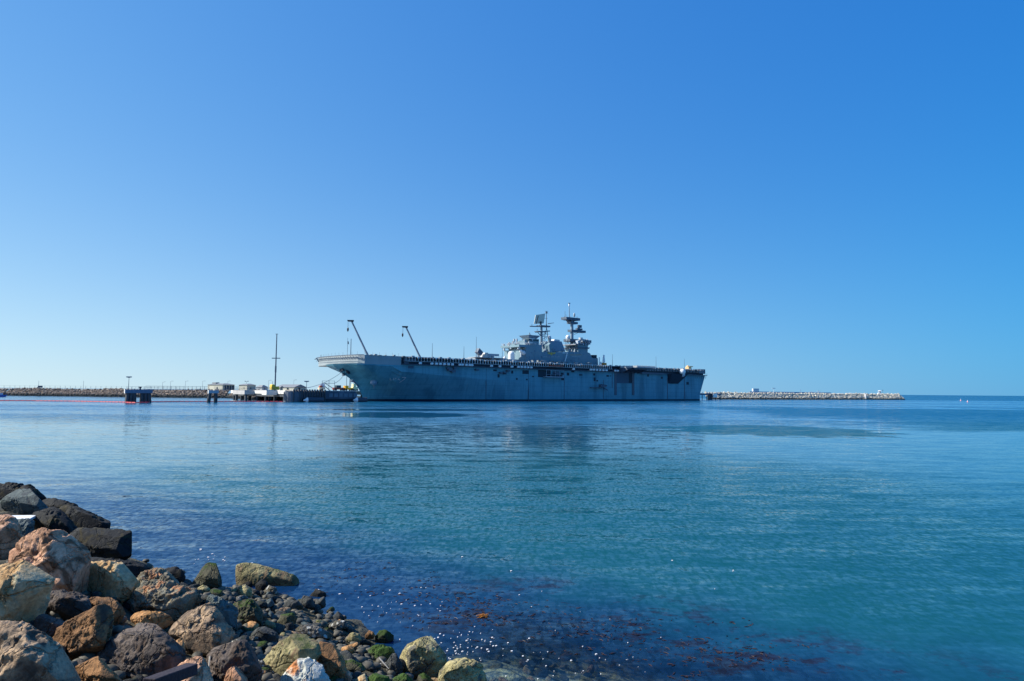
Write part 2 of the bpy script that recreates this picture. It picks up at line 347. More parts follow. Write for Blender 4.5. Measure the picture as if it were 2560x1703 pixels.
# ================================================================== ROCKS
def rock_mat(name, c0, c1, c2, sc=2.2, moss=0., mosscol=(.04, .08, .01), bump=.03, spots=None, rough=.85):
    m = bpy.data.materials.new(name); m.use_nodes = True; n, l = nm(m); b = n['Principled BSDF']
    b.inputs['Roughness'].default_value = rough; b.inputs['Specular IOR Level'].default_value = .25
    tc = n.new('ShaderNodeTexCoord'); oi = n.new('ShaderNodeObjectInfo'); ad = n.new('ShaderNodeVectorMath'); ad.operation = 'ADD'
    ml = n.new('ShaderNodeVectorMath'); ml.operation = 'SCALE'; ml.inputs[0].default_value = (37, 11, 23); l.new(oi.outputs['Random'], ml.inputs['Scale'])
    l.new(tc.outputs['Object'], ad.inputs[0]); l.new(ml.outputs[0], ad.inputs[1]); vec = ad.outputs[0]
    def noise(s_, d, dist=0.):
        q = n.new('ShaderNodeTexNoise'); q.inputs['Scale'].default_value = s_; q.inputs['Detail'].default_value = d; q.inputs['Distortion'].default_value = dist
        q.inputs['Roughness'].default_value = .62; l.new(vec, q.inputs['Vector']); return q.outputs[0]
    def ramp(x, a_, b_, ca, cb):
        q = n.new('ShaderNodeValToRGB'); q.color_ramp.elements[0].position = a_; q.color_ramp.elements[1].position = b_
        q.color_ramp.elements[0].color = (*ca, 1); q.color_ramp.elements[1].color = (*cb, 1); l.new(x, q.inputs[0]); return q.outputs[0]
    def mix(f, a_, b_):
        q = n.new('ShaderNodeMixRGB'); l.new(f, q.inputs[0])
        for i, x in ((1, a_), (2, b_)):
            if isinstance(x, tuple): q.inputs[i].default_value = (*x, 1)
            else: l.new(x, q.inputs[i])
        return q.outputs[0]
    base = ramp(noise(sc, 6, .6), .36, .64, c0, c1)
    f2 = ramp(noise(sc*.8+1, 4, 1.), .52, .62, (0, 0, 0), (1, 1, 1)); base = mix(f2, base, c2)
    grain = ramp(noise(sc*14, 5), .3, .7, (.72, .72, .72), (1.25, 1.25, 1.25))
    q = n.new('ShaderNodeMixRGB'); q.blend_type = 'MULTIPLY'; q.inputs[0].default_value = 1; l.new(base, q.inputs[1]); l.new(grain, q.inputs[2]); base = q.outputs[0]
    if spots:
        vo = n.new('ShaderNodeTexVoronoi'); vo.inputs['Scale'].default_value = 9; l.new(vec, vo.inputs['Vector'])
        f = ramp(vo.outputs['Distance'], .25, .38, (1, 1, 1), (0, 0, 0)); base = mix(f, base, spots)
    geo = n.new('ShaderNodeNewGeometry')
    if moss:
        sx = n.new('ShaderNodeSeparateXYZ'); l.new(geo.outputs['Normal'], sx.inputs[0])
        a1 = n.new('ShaderNodeMath'); a1.operation = 'ADD'; l.new(sx.outputs[2], a1.inputs[0])
        a2 = n.new('ShaderNodeMath'); a2.operation = 'MULTIPLY'; a2.inputs[1].default_value = 1.6; l.new(noise(sc*2, 6), a2.inputs[0]); l.new(a2.outputs[0], a1.inputs[1])
        f = ramp(a1.outputs[0], 0, 1, (0, 0, 0), (1, 1, 1))
        mr = n.new('ShaderNodeMapRange'); mr.inputs['From Min'].default_value = 1.75-moss; mr.inputs['From Max'].default_value = 2.0-moss; l.new(a1.outputs[0], mr.inputs[0])
        base = mix(mr.outputs[0], base, ramp(noise(30, 4), .35, .65, tuple(c*.5 for c in mosscol), mosscol))
    # tide mark: wet and dark close to the water
    sp = n.new('ShaderNodeSeparateXYZ'); l.new(geo.outputs['Position'], sp.inputs[0])
    a3 = n.new('ShaderNodeMath'); a3.operation = 'MULTIPLY_ADD'; a3.inputs[1].default_value = -.12; l.new(noise(4, 3), a3.inputs[0]); l.new(sp.outputs[2], a3.inputs[2])
    mr = n.new('ShaderNodeMapRange'); mr.inputs['From Min'].default_value = .04; mr.inputs['From Max'].default_value = .22; mr.inputs['To Min'].default_value = 1; mr.inputs['To Max'].default_value = 0; l.new(a3.outputs[0], mr.inputs[0])
    q = n.new('ShaderNodeMixRGB'); q.blend_type = 'MULTIPLY'; l.new(mr.outputs[0], q.inputs[0]); l.new(base, q.inputs[1]); q.inputs[2].default_value = (.35, .32, .3, 1)
    l.new(q.outputs[0], b.inputs['Base Color'])
    bp = n.new('ShaderNodeBump'); bp.inputs['Distance'].default_value = bump; bp.inputs['Strength'].default_value = .9
    mm = n.new('ShaderNodeMath'); mm.operation = 'MULTIPLY_ADD'; mm.inputs[1].default_value = .5; l.new(noise(sc*9, 8), mm.inputs[0]); l.new(noise(sc*2.6, 7, 1.2), mm.inputs[2])
    wv = n.new('ShaderNodeVectorMath'); wv.operation = 'ADD'; nw = n.new('ShaderNodeTexNoise'); nw.inputs['Scale'].default_value = 3; nw.inputs['Detail'].default_value = 5; l.new(vec, nw.inputs['Vector'])
    wsc = n.new('ShaderNodeVectorMath'); wsc.operation = 'SCALE'; wsc.inputs['Scale'].default_value = .55; l.new(nw.outputs[1], wsc.inputs[0]); l.new(vec, wv.inputs[0]); l.new(wsc.outputs[0], wv.inputs[1])
    ve = n.new('ShaderNodeTexVoronoi'); ve.feature = 'DISTANCE_TO_EDGE'; ve.inputs['Scale'].default_value = 1.7; l.new(wv.outputs[0], ve.inputs['Vector'])
    cr = n.new('ShaderNodeMapRange'); cr.inputs['From Max'].default_value = .035; l.new(ve.outputs['Distance'], cr.inputs[0])
    ma = n.new('ShaderNodeMath'); ma.operation = 'MULTIPLY_ADD'; ma.inputs[1].default_value = .9; l.new(cr.outputs[0], ma.inputs[0]); l.new(mm.outputs[0], ma.inputs[2])
    l.new(ma.outputs[0], bp.inputs['Height']); l.new(bp.outputs[0], b.inputs['Normal'])
    return m
RM = {
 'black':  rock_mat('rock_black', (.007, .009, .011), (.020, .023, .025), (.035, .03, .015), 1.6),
 'slate':  rock_mat('rock_slate', (.06, .085, .09), (.13, .16, .15), (.045, .06, .07), 1.8),
 'pink':   rock_mat('rock_pink', (.32, .16, .09), (.68, .41, .26), (.19, .10, .055), 1.7, bump=.05),
 'tan':    rock_mat('rock_tan', (.38, .22, .09), (.74, .57, .32), (.34, .33, .22), 1.6, bump=.045),
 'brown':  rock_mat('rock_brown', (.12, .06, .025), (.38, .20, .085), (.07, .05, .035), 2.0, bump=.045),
 'grey':   rock_mat('rock_grey', (.13, .09, .065), (.52, .37, .23), (.08, .065, .05), 2.2, bump=.045),
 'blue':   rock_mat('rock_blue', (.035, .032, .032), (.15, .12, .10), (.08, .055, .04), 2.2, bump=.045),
 'cong':   rock_mat('rock_conglomerate', (.12, .11, .08), (.38, .32, .21), (.42, .21, .11), 3.2, bump=.08, spots=(.2, .2, .16)),
 'mossy':  rock_mat('rock_mossy', (.035, .038, .026), (.12, .11, .065), (.06, .06, .04), 3, moss=.35),
 'olive':  rock_mat('rock_olive', (.13, .12, .055), (.38, .33, .17), (.20, .14, .08), 2.6, moss=.05, mosscol=(.10, .13, .03)),
 'green':  rock_mat('rock_green', (.03, .05, .02), (.08, .11, .04), (.05, .06, .04), 3, moss=.75, mosscol=(.05, .105, .015)),
 'orange': rock_mat('rock_orange', (.32, .16, .05), (.60, .34, .16), (.16, .10, .05), 2.4),
 'white':  rock_mat('rock_white_orange', (.42, .44, .38), (.62, .62, .54), (.55, .22, .08), 2.3),
 'yellow': rock_mat('rock_yellow', (.24, .21, .09), (.58, .50, .25), (.16, .15, .11), 3.2, bump=.06),
 'dark':   rock_mat('rock_dark', (.02, .024, .026), (.075, .08, .075), (.04, .045, .03), 3),
 'barn':   rock_mat('rock_barnacled', (.05, .05, .045), (.14, .13, .11), (.08, .07, .04), 3, spots=(.42, .42, .38)),
}
def rockmesh(pts, sub, seed, amp, p=16, cuts=13):
    """pts: 3-D points whose hull is the rock. Star-shaped resample with softened edges and weathering."""
    pts = np.array(pts); c = pts.mean(0); q = pts-c
    bm = bmesh.new(); vs = [bm.verts.new(x) for x in q]; bmesh.ops.convex_hull(bm, input=vs)
    bm.faces.ensure_lookup_table(); nn = []; dd = []
    for f in bm.faces:
        nr = np.array(f.normal); 
        if np.linalg.norm(nr) < .5 or f.calc_area() < 1e-6: continue
        d = nr @ np.array(f.verts[0].co)
        if d < 0: nr, d = -nr, -d
        nn.append(nr); dd.append(max(d, 1e-3))
    bm.free(); nn = np.array(nn); dd = np.array(dd)
    dirs, fs = ICO[sub]
    k = np.clip((dirs @ nn.T)/dd, 0, None)
    kmax = k.max(1); r = 1/(kmax*((k/kmax[:, None])**p).sum(1)**(1/p))*1.03
    P = dirs*r[:, None]*1.07; size = float(np.ptp(q, axis=0).mean())
    S = P/size
    disp = amp*size*(.30*fbm(S*2.2+seed*3.7, seed, 3) + .55*(.45-np.abs(fbm(S*4.5+seed, seed+5, 5, .55))) + .16*fbm(S*13, seed+9, 4, .6))
    # a few broken-off planes
    rng = np.random.RandomState(seed)
    P = P + dirs*disp[:, None]
    for _ in range(cuts):
        nr = rng.normal(size=3); nr /= np.linalg.norm(nr); h = P @ nr; lim = h.max()*rng.uniform(.76, .93)
        P = P - np.outer(np.clip(h-lim, 0, None)*.94, nr)
    return P, fs, c
def put_rock(P, fs, c, name, m, label, group=None, cat='rock'):
    me = bpy.data.meshes.new(name); me.from_pydata([tuple(x) for x in P.tolist()], [], fs)
    me.polygons.foreach_set('use_smooth', [True]*len(fs)); me.materials.append(m); me.update()
    o = bpy.data.objects.new(name, me); o.location = tuple(map(float, c)); scene.collection.objects.link(o)
    return tag(o, label, cat, group)
ROCKG = 'boulders of the rock bank in the foreground'
def boulder(i, poly, kind, label, shift=(.08, .10), thick=.8, amp=.10, base=None, cat='boulder', name='boulder', sub=6, p=70, flat=.55, cuts=13):
    """outline as seen, standing on the slope; the near face is pushed down and right, which leaves a broad upper left bevel"""
    rng = random.Random(i*7+1)
    xs = [q[0] for q in poly]; ys = [q[1] for q in poly]; cx = (min(xs)+max(xs))/2; cy = (min(ys)+max(ys))/2
    bx, by = base or (cx, max(ys)-.12*(max(ys)-min(ys)))
    g = T(bx, by); g = G(bx, by) if g[2] < 0 else g; Y0 = g[1]; wid = (max(xs)-min(xs))/F*Y0; hei = (max(ys)-min(ys))/F*Y0; t = thick*(wid*.6+hei*.4)
    if g[2] < .12: poly = list(poly)+[(cx+(x-cx)*.95, max(ys)+.25*(max(ys)-min(ys))) for x in (min(xs), max(xs))]
    pts = []
    # the outline plane passes a bit behind the foot
    Y1 = Y0 + t*.25
    for x, y in poly: pts.append(W(x, y, Y1))
    sx, sy = shift[0]*(max(xs)-min(xs)), shift[1]*(max(ys)-min(ys))
    for x, y in poly:
        k = flat*rng.uniform(.85, 1.15); pts.append(W(cx+sx+(x-cx)*k, cy+sy+(y-cy)*k, Y1-t*.42*rng.uniform(.8, 1.1)))
        k = .93; pts.append(W(cx+(x-cx)*k, cy+(y-cy)*k, Y1-t*.10))
        k = .7*rng.uniform(.85, 1.1); pts.append(W(cx+(x-cx)*k, cy+(y-cy)*k+.1*(max(ys)-min(ys)), Y1+t*.5))
    P, fs, c = rockmesh(pts, sub, i+1, amp, p, cuts)
    return put_rock(P, fs, c, name, RM[kind], label, ROCKG, cat)
B = boulder
B(1, [(-40,1212),(0,1211),(25,1216),(50,1217),(57,1214),(72,1213),(85,1222),(112,1246),(95,1262),(0,1262),(-50,1250)], 'black', 'low black boulder at the top of the rock bank, touching the left edge')
B(2, [(3,1250),(30,1228),(60,1224),(78,1222),(95,1238),(122,1275),(115,1298),(60,1295),(25,1285),(5,1265)], 'slate', 'grey-green pointed boulder with a pale lit left slope near the top of the bank', shift=(.22,.10), flat=.45)
B(3, [(108,1250),(125,1246),(150,1250),(190,1262),(198,1272),(180,1290),(130,1285)], 'black', 'low flat black rock behind the slanted black boulder, right of the pointed grey-green one')
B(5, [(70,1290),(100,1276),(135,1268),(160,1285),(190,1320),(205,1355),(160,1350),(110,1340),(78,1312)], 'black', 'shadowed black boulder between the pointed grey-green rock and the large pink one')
B(4, [(150,1276),(175,1265),(195,1270),(235,1294),(262,1307),(282,1308),(284,1318),(275,1330),(240,1335),(190,1335),(165,1312)], 'black', 'slanted black boulder with a grey worn crest sloping down to the water')
B(7, [(30,1300),(70,1298),(85,1305),(82,1335),(55,1362),(40,1345)], 'slate', 'brown-grey rock under the white slab at the left')
B(8, [(78,1306),(105,1302),(118,1313),(124,1330),(85,1330)], 'slate', 'small teal-grey stone right of the white slab', sub=4)
B(9, [(180,1334),(200,1322),(240,1325),(265,1322),(290,1327),(318,1326),(328,1328),(327,1342),(322,1352),(335,1362),(343,1376),(335,1390),(310,1402),(270,1407),(215,1397),(196,1362)], 'black', 'large black boulder jutting farthest out into the water at the left', base=(270,1398))
B(10, [(-30,1292),(0,1289),(22,1284),(36,1300),(50,1325),(52,1350),(40,1378),(15,1412),(-30,1425),(-60,1380),(-60,1320)], 'pink', 'brown and rust coloured boulder cut by the left edge, above the tan block', base=(0,1400))
B(13, [(200,1400),(213,1395),(250,1395),(290,1405),(330,1402),(360,1415),(384,1428),(370,1444),(330,1450),(250,1430),(205,1420)], 'black', 'low black rock between the large jutting black boulder and the tan and dark one')
B(14, [(203,1426),(235,1412),(275,1409),(320,1418),(348,1438),(346,1470),(330,1500),(315,1514),(290,1500),(265,1500),(225,1494),(208,1455)], 'tan', 'cream and rust mottled boulder right of the large pink one', base=(280,1490), amp=.14)
B(11, [(12,1417),(28,1392),(50,1370),(70,1345),(85,1325),(110,1323),(150,1332),(188,1345),(208,1365),(216,1392),(210,1430),(207,1455),(216,1492),(170,1492),(110,1482),(60,1445),(15,1428)], 'pink', 'largest pink boulder, rounded and pitted, above the tan block at the left', base=(130,1475), amp=.13, shift=(.10,.12))
B(15, [(100,1497),(125,1478),(165,1476),(210,1490),(234,1500),(234,1535),(205,1552),(150,1552),(97,1538)], 'blue', 'purple-grey rock with a small bright ledge, just below the largest pink boulder', base=(165,1545))
B(16, [(222,1500),(240,1494),(270,1494),(300,1508),(309,1530),(297,1558),(275,1568),(240,1556)], 'brown', 'smooth olive-brown rounded boulder behind the orange slanted one')
B(12, [(-60,1440),(-20,1425),(0,1420),(20,1411),(60,1406),(101,1404),(122,1428),(131,1450),(122,1482),(103,1500),(97,1550),(70,1572),(-40,1572),(-70,1500)], 'tan', 'tan block with a teal right side, tallest block on the left edge', base=(20,1560), p=26, shift=(-.16,.16), flat=.72, amp=.10)
B(17, [(88,1542),(100,1532),(125,1536),(165,1550),(162,1580),(130,1605),(92,1590)], 'blue', 'dark blue-grey rock wedged between the tan block and the orange slanted boulder')
B(22, [(318,1510),(325,1498),(340,1480),(365,1465),(400,1470),(440,1463),(482,1474),(505,1498),(503,1518),(472,1533),(430,1552),(390,1548),(345,1538),(320,1524)], 'cong', 'largest craggy conglomerate boulder full of orange and grey pebbles', base=(410,1540), amp=.2)
B(23, [(332,1474),(350,1440),(380,1428),(405,1426),(440,1440),(458,1462),(420,1480),(360,1484)], 'cong', 'dark craggy conglomerate rock just behind the largest conglomerate boulder', amp=.2)
B(24, [(400,1430),(420,1420),(440,1418),(458,1430),(465,1455),(450,1464),(422,1452)], 'black', 'small black rock at the water behind the conglomerate boulders', sub=4)
B(25, [(480,1464),(495,1445),(505,1420),(520,1411),(545,1411),(551,1430),(553,1475),(530,1482),(500,1480)], 'mossy', 'upright dark stone capped with bright green moss, standing at the water', base=(520,1472), amp=.08)
B(26, [(594,1440),(597,1415),(612,1410),(640,1412),(680,1422),(715,1435),(740,1441),(747,1450),(735,1466),(690,1468),(620,1466),(594,1460)], 'olive', 'long wedge-shaped stone with green and brown growth, lying in the water on its own', base=(670,1462), amp=.045, thick=.4, shift=(.02,.3), flat=.85, p=90, cuts=1)
B(27, [(492,1470),(508,1463),(524,1472),(520,1487),(500,1484)], 'olive', 'small olive stone at the foot of the upright moss-capped one', sub=4)
B(28, [(514,1482),(535,1472),(556,1476),(553,1492),(530,1494)], 'mossy', 'small mossy stone right of the small olive one', sub=4)
B(29, [(596,1468),(612,1461),(628,1472),(630,1490),(612,1494),(598,1484)], 'yellow', 'yellow faceted stone just in front of the long stone in the water', sub=4, amp=.05)
B(30, [(503,1502),(525,1488),(550,1490),(570,1505),(587,1530),(594,1568),(565,1580),(545,1556),(520,1520)], 'slate', 'craggy grey rock between the large brown boulder and the mossy dark one', amp=.18)
B(31, [(576,1520),(598,1500),(620,1496),(650,1508),(660,1535),(656,1562),(620,1574),(588,1560)], 'mossy', 'round dark boulder with a mossy crown in the middle of the bank', base=(620,1562))
B(33, [(322,1545),(335,1533),(360,1529),(400,1530),(425,1540),(431,1560),(400,1574),(345,1566)], 'orange', 'flat-topped orange stone below the largest conglomerate boulder', base=(375,1566), p=24, flat=.7)
B(32, [(418,1580),(440,1556),(480,1532),(508,1517),(526,1514),(541,1525),(560,1550),(577,1582),(562,1612),(520,1634),(480,1644),(458,1628),(438,1598)], 'grey', 'large brownish grey boulder with a dark shaded front, centre of the bank', base=(500,1630), shift=(.14,.26), flat=.5)
B(42, [(622,1588),(638,1571),(660,1566),(690,1583),(697,1608),(660,1616),(630,1608)], 'dark', 'rounded dark grey stone above the tall tan boulder')
B(43, [(728,1578),(755,1559),(800,1569),(825,1584),(830,1599),(790,1600),(740,1594)], 'barn', 'flat green-grey slab with barnacles near the water edge', thick=.6)
B(44, [(775,1490),(790,1473),(815,1482),(806,1494)], 'dark', 'small three-cornered stone standing in the water, farthest right of the wedges', sub=4)
B(45, [(780,1518),(798,1496),(811,1489),(814,1516),(800,1524)], 'dark', 'dark upright wedge stone at the water edge with an orange foot', sub=4)
B(46, [(747,1512),(760,1490),(780,1494),(791,1516),(775,1526)], 'dark', 'dark wedge stone left of the one with the orange foot', sub=4)
B(60, [(698,1520),(720,1502),(745,1500),(762,1515),(748,1530),(712,1530)], 'dark', 'flat dark stone behind the green-grey barnacled slab', sub=4)
B(61, [(655,1512),(680,1494),(686,1510),(668,1524)], 'slate', 'narrow slate-grey stone beside the round mossy-crowned boulder', sub=4)
B(62, [(640,1462),(655,1448),(668,1456),(660,1478),(642,1480)], 'black', 'small black stone touching the front of the long stone in the water', sub=4)
B(63, [(658,1478),(672,1463),(690,1470),(696,1484),(676,1492)], 'barn', 'pale barnacled stone in front of the long stone in the water', sub=4)
B(47, [(826,1548),(845,1528),(864,1545),(850,1556)], 'dark', 'small pointed grey stone at the water edge, behind the barnacled lump', sub=4)
B(48, [(826,1568),(840,1549),(862,1554),(870,1567),(852,1577),(835,1576)], 'barn', 'lump crusted with white barnacles at the water edge', sub=4, amp=.16)
B(53, [(912,1585),(920,1576),(934,1580),(936,1590),(920,1593)], 'orange', 'little amber stone awash beside the two green mounds', sub=4)
B(52, [(935,1598),(948,1580),(968,1578),(985,1590),(975,1602),(945,1604)], 'green', 'small green weedy mound awash in the water', sub=4, amp=.15)
B(51, [(918,1628),(935,1616),(960,1612),(985,1622),(986,1642),(955,1652),(925,1648)], 'green', 'larger green weedy mound, nearer than the small one', amp=.12)
B(64, [(865,1600),(880,1580),(898,1586),(904,1600),(885,1612)], 'olive', 'olive lumpy stone with green top left of the weedy mounds', sub=4, amp=.16)
B(54, [(853,1622),(870,1612),(886,1622),(882,1640),(860,1642)], 'orange', 'amber stone left of the larger green mound', sub=4)
B(56, [(963,1660),(972,1640),(990,1634),(1004,1660),(1004,1685),(975,1690)], 'dark', 'dark grey-green rock left of the yellow pitted boulder', sub=5)
B(55, [(846,1680),(860,1656),(880,1650),(905,1660),(916,1675),(880,1690)], 'mossy', 'mossy rock with a bright green streak near the bottom edge', sub=5)
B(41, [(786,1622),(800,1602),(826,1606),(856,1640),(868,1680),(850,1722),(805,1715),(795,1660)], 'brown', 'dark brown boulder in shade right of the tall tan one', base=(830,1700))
B(49, [(1003,1652),(1006,1626),(1026,1624),(1036,1604),(1050,1593),(1075,1590),(1092,1600),(1100,1620),(1118,1648),(1112,1672),(1080,1690),(1045,1686),(1010,1668)], 'yellow', 'yellow pitted boulder standing alone at the water, darker on its right side', base=(1060,1680), shift=(-.10,.08), flat=.66)
B(50, [(1100,1705),(1107,1670),(1125,1650),(1150,1641),(1172,1650),(1196,1655),(1206,1680),(1218,1703),(1224,1760),(1100,1760)], 'yellow', 'yellow-green and pink boulder at the bottom edge, farthest right of all boulders', base=(1160,1750), shift=(-.12,.05), flat=.66)
B(39, [(645,1668),(665,1652),(682,1638),(700,1610),(728,1592),(762,1586),(786,1600),(796,1625),(797,1650),(765,1690),(710,1705),(660,1705),(646,1690)], 'olive', 'tall tan boulder with a dark bluish hollow in its middle', base=(715,1695), shift=(.1,.1))
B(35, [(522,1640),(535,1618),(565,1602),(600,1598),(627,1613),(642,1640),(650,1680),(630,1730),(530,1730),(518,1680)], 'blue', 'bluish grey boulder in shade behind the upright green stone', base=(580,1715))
B(36, [(592,1664),(603,1632),(612,1626),(621,1640),(613,1665),(604,1680)], 'olive', 'upright leaf-shaped green stone leaning on the bluish grey boulder', sub=4, amp=.06)
B(34, [(437,1600),(455,1594),(463,1620),(461,1652),(442,1648)], 'orange', 'small upright stone with an orange foot right of the pale-edged boulder', sub=4, amp=.05)
B(20, [(233,1652),(255,1620),(290,1590),(330,1565),(352,1558),(400,1566),(430,1588),(447,1620),(448,1665),(400,1688),(330,1698),(270,1688),(238,1668)], 'blue', 'large dark blue-grey boulder with a pale lit upper left edge', base=(345,1685), shift=(.2,.3), flat=.66, p=26)
B(18, [(150,1572),(175,1550),(215,1535),(245,1515),(265,1512),(277,1525),(275,1560),(264,1604),(240,1626),(190,1650),(150,1632),(128,1604)], 'brown', 'slanted orange-brown boulder with a bright top edge', base=(205,1640), shift=(.14,.26), flat=.55)
B(21, [(192,1650),(215,1632),(240,1640),(265,1680),(300,1698),(320,1740),(200,1740)], 'brown', 'dark brown rock in shade between the two big boulders at the bottom left', base=(250,1730))
B(38, [(552,1712),(562,1685),(576,1667),(600,1669),(616,1690),(622,1745),(555,1750)], 'pink', 'small pinkish stone at the bottom edge, left of the white and orange boulder', base=(590,1740))
B(37, [(400,1740),(425,1690),(440,1668),(465,1654),(492,1644),(512,1655),(527,1690),(530,1740),(480,1755)], 'pink', 'pink-grey stone beside the dark plank at the bottom edge', base=(470,1745))
B(40, [(690,1730),(700,1703),(715,1680),(735,1652),(770,1646),(800,1664),(816,1690),(832,1735),(760,1760)], 'white', 'white boulder with orange rust streaks at the bottom edge', base=(760,1745), shift=(.05,.15))
B(19, [(-70,1600),(0,1568),(30,1561),(55,1554),(85,1574),(115,1600),(150,1630),(175,1650),(192,1685),(195,1745),(-60,1760),(-90,1680)], 'grey', 'largest boulder of all, filling the bottom left corner', base=(60,1750), shift=(.12,.2), amp=.12)
B(57, [(980,1725),(985,1690),(1005,1680),(1030,1698),(1035,1730)], 'green', 'bright green mossy stone at the bottom edge left of the last boulder', sub=4)
B(58, [(853,1700),(860,1682),(872,1678),(880,1694),(872,1712)], 'pink', 'little pinkish stone at the bottom edge', sub=4)
B(59, [(886,1712),(900,1686),(914,1684),(922,1705),(912,1725)], 'tan', 'small tan stone at the bottom edge next to the green-streaked rock', sub=4)
B(65, [(916,1700),(935,1682),(968,1694),(985,1722),(930,1730)], 'green', 'green and grey rock at the bottom edge between two small stones', sub=5)
B(66, [(1040,1692),(1060,1684),(1082,1700),(1080,1725),(1045,1725)], 'mossy', 'dark mossy stone in shade under the yellow pitted boulder', sub=4)
B(67, [(690,1560),(705,1535),(728,1530),(745,1545),(730,1566),(705,1572)], 'mossy', 'mossy stone left of the green-grey barnacled slab', sub=4)
B(68, [(654,1560),(668,1550),(695,1562),(708,1572),(690,1580),(662,1574)], 'olive', 'yellow-green oblong stone above the rounded dark grey one', sub=4)

# white slab lying on the rocks
p = [W(x, y, T(60, 1330)[1]) for x, y in ((26,1288),(90,1286))]
Ysl = T(60, 1330)[1]
mb = MB(); q = [W(26,1297,Ysl-.5), W(74,1297,Ysl-.5), W(92,1287.5,Ysl+.35), W(28,1288.5,Ysl+.35)]
mb.wedge([x-np.array([0,0,.07]) for x in q], q)
tag(mb.build('white_slab', WHITE, bevel=.01), 'thin white slab lying flat among the dark rocks at the left', 'slab')
# dark plank and a few bleached sticks
def stick(p, q, r0, m, name, label, cat='stick', n=6):
    P = Vector(p); Q = Vector(q); mb = MB(); k = 6
    for i in range(k):
        a_ = P.lerp(Q, i/k); b_ = P.lerp(Q, (i+1)/k); mb.tube(a_, b_, r0*(1-.1*i), r0*(.9-.1*i), n)
    return tag(mb.build(name, m), label, cat)
yy = 6.2
a0, a1 = W(372, 1712, 5.9), W(480, 1672, 6.5)
mb = MB(); d = (Vector(a1)-Vector(a0)).normalized(); sdv = d.cross(Vector((0,0,1))).normalized()*.06; up_ = Vector((0,0,.05))
mb.wedge([Vector(a0)-sdv-up_, Vector(a0)+sdv-up_, Vector(a0)+sdv+up_, Vector(a0)-sdv+up_], [Vector(a1)-sdv-up_, Vector(a1)+sdv-up_, Vector(a1)+sdv+up_, Vector(a1)-sdv+up_])
tag(mb.build('wooden_plank', mat('old_timber', (.03, .022, .03), .8, .3, 6, bump=.01, bscale=30), bevel=.008), 'dark weathered plank slanting between stones at the bottom edge', 'plank')
BLEACH = mat('bleached_wood', (.5, .46, .38), .8)

# small stones filling the bank
protos = []
for k in range(10):
    rng = np.random.RandomState(k+50); pts = rng.normal(size=(12, 3)); pts /= np.linalg.norm(pts, axis=1)[:, None]; pts *= np.array([1., .8, .6])*rng.uniform(.8, 1.1, (12, 1))*.5
    protos.append(rockmesh(pts, 3, k+70, .12, 50))
kinds = ['dark', 'dark', 'mossy', 'slate', 'barn', 'dark', 'olive', 'black', 'grey', 'orange']
pm = {}
def smallstone(x, y, sz, kind, label, group, rng, sink=.25):
    k = rng.randrange(10); key = (k, kind)
    if key not in pm:
        P, fs, c = protos[k]; o = put_rock(P, fs, (0, 0, 0), 'stone', RM[kind], label, group, 'stone'); pm[key] = o
    else:
        o = pm[key].copy(); scene.collection.objects.link(o); o['label'] = label; o['group'] = group
    z = float(tz(x, y)); o.location = (x, y, z+sz*(.3-sink)); s_ = sz
    o.scale = (s_*rng.uniform(.8, 1.3), s_*rng.uniform(.8, 1.2), s_*rng.uniform(.6, 1.1)); o.rotation_euler = (rng.uniform(-.5, .5), rng.uniform(-.5, .5), rng.uniform(0, 6.28))
    return o
rng = random.Random(5)
region = [(440,1468),(560,1470),(640,1462),(740,1500),(800,1500),(850,1540),(890,1590),(1000,1660),(1050,1720),(560,1720),(520,1600),(590,1560)]
def inpoly(x, y, P):
    c = False; j = len(P)-1
    for i in range(len(P)):
        if (P[i][1] > y) != (P[j][1] > y) and x < (P[j][0]-P[i][0])*(y-P[i][1])/(P[j][1]-P[i][1])+P[i][0]: c = not c
        j = i
    return c
MARKS = [(515,1450,'the upright moss-capped stone'),(670,1440,'the long stone in the water'),(614,1477,'the yellow faceted stone'),(620,1535,'the round mossy-crowned boulder'),(548,1535,'the craggy grey rock'),
 (780,1580,'the green-grey barnacled slab'),(722,1645,'the tall tan boulder'),(660,1592,'the rounded dark grey stone'),(795,1505,'the dark wedge stones'),(848,1563,'the barnacled lump'),(950,1630,'the larger green mound'),(880,1665,'the green-streaked rock'),
 (985,1660,'the dark grey-green rock'),(1060,1640,'the yellow pitted boulder'),(1160,1675,'the last boulder on the right'),(760,1690,'the white and orange boulder'),(585,1660,'the bluish grey boulder'),(830,1660,'the dark brown boulder'),(500,1580,'the large brownish grey boulder'),(720,1550,'the mossy stone left of the slab')]
ADJ = {'dark': 'dark grey', 'mossy': 'mossy', 'slate': 'slate-grey', 'barn': 'barnacled', 'olive': 'olive', 'black': 'black', 'grey': 'brownish grey', 'orange': 'amber', 'blue': 'blue-grey', 'brown': 'brown', 'tan': 'tan', 'pink': 'pinkish'}
def where(x, y):
    m_ = min(MARKS, key=lambda q: (q[0]-x)**2+(q[1]-y)**2); dx, dy = x-m_[0], y-m_[1]
    d = ('right of' if dx > 0 else 'left of') if abs(dx) > abs(dy) else ('in front of' if dy > 0 else 'behind')
    return d+' '+m_[2]
used = {}
def ulabel(size, kd, x, y):
    wd = {.18: 'little', .24: 'small', .30: 'fist-sized', .36: 'larger', .4: 'larger'}[size]
    base = wd+' '+ADJ[kd]+' stone '+where(x, y); used[base] = used.get(base, 0)+1
    return base
cnt = 0
while cnt < 150:
    x, y = rng.uniform(440, 1050), rng.uniform(1462, 1720)
    if not inpoly(x, y, region): continue
    g = T(x, y); kd = kinds[rng.randrange(10)]; sz = rng.choice([.18, .24, .30, .36]); lb = ulabel(sz, kd, x, y)
    if used[lb] > 1: continue
    smallstone(g[0], g[1], sz, kd, lb, 'small stones in the rubble', rng); cnt += 1
cnt = 0
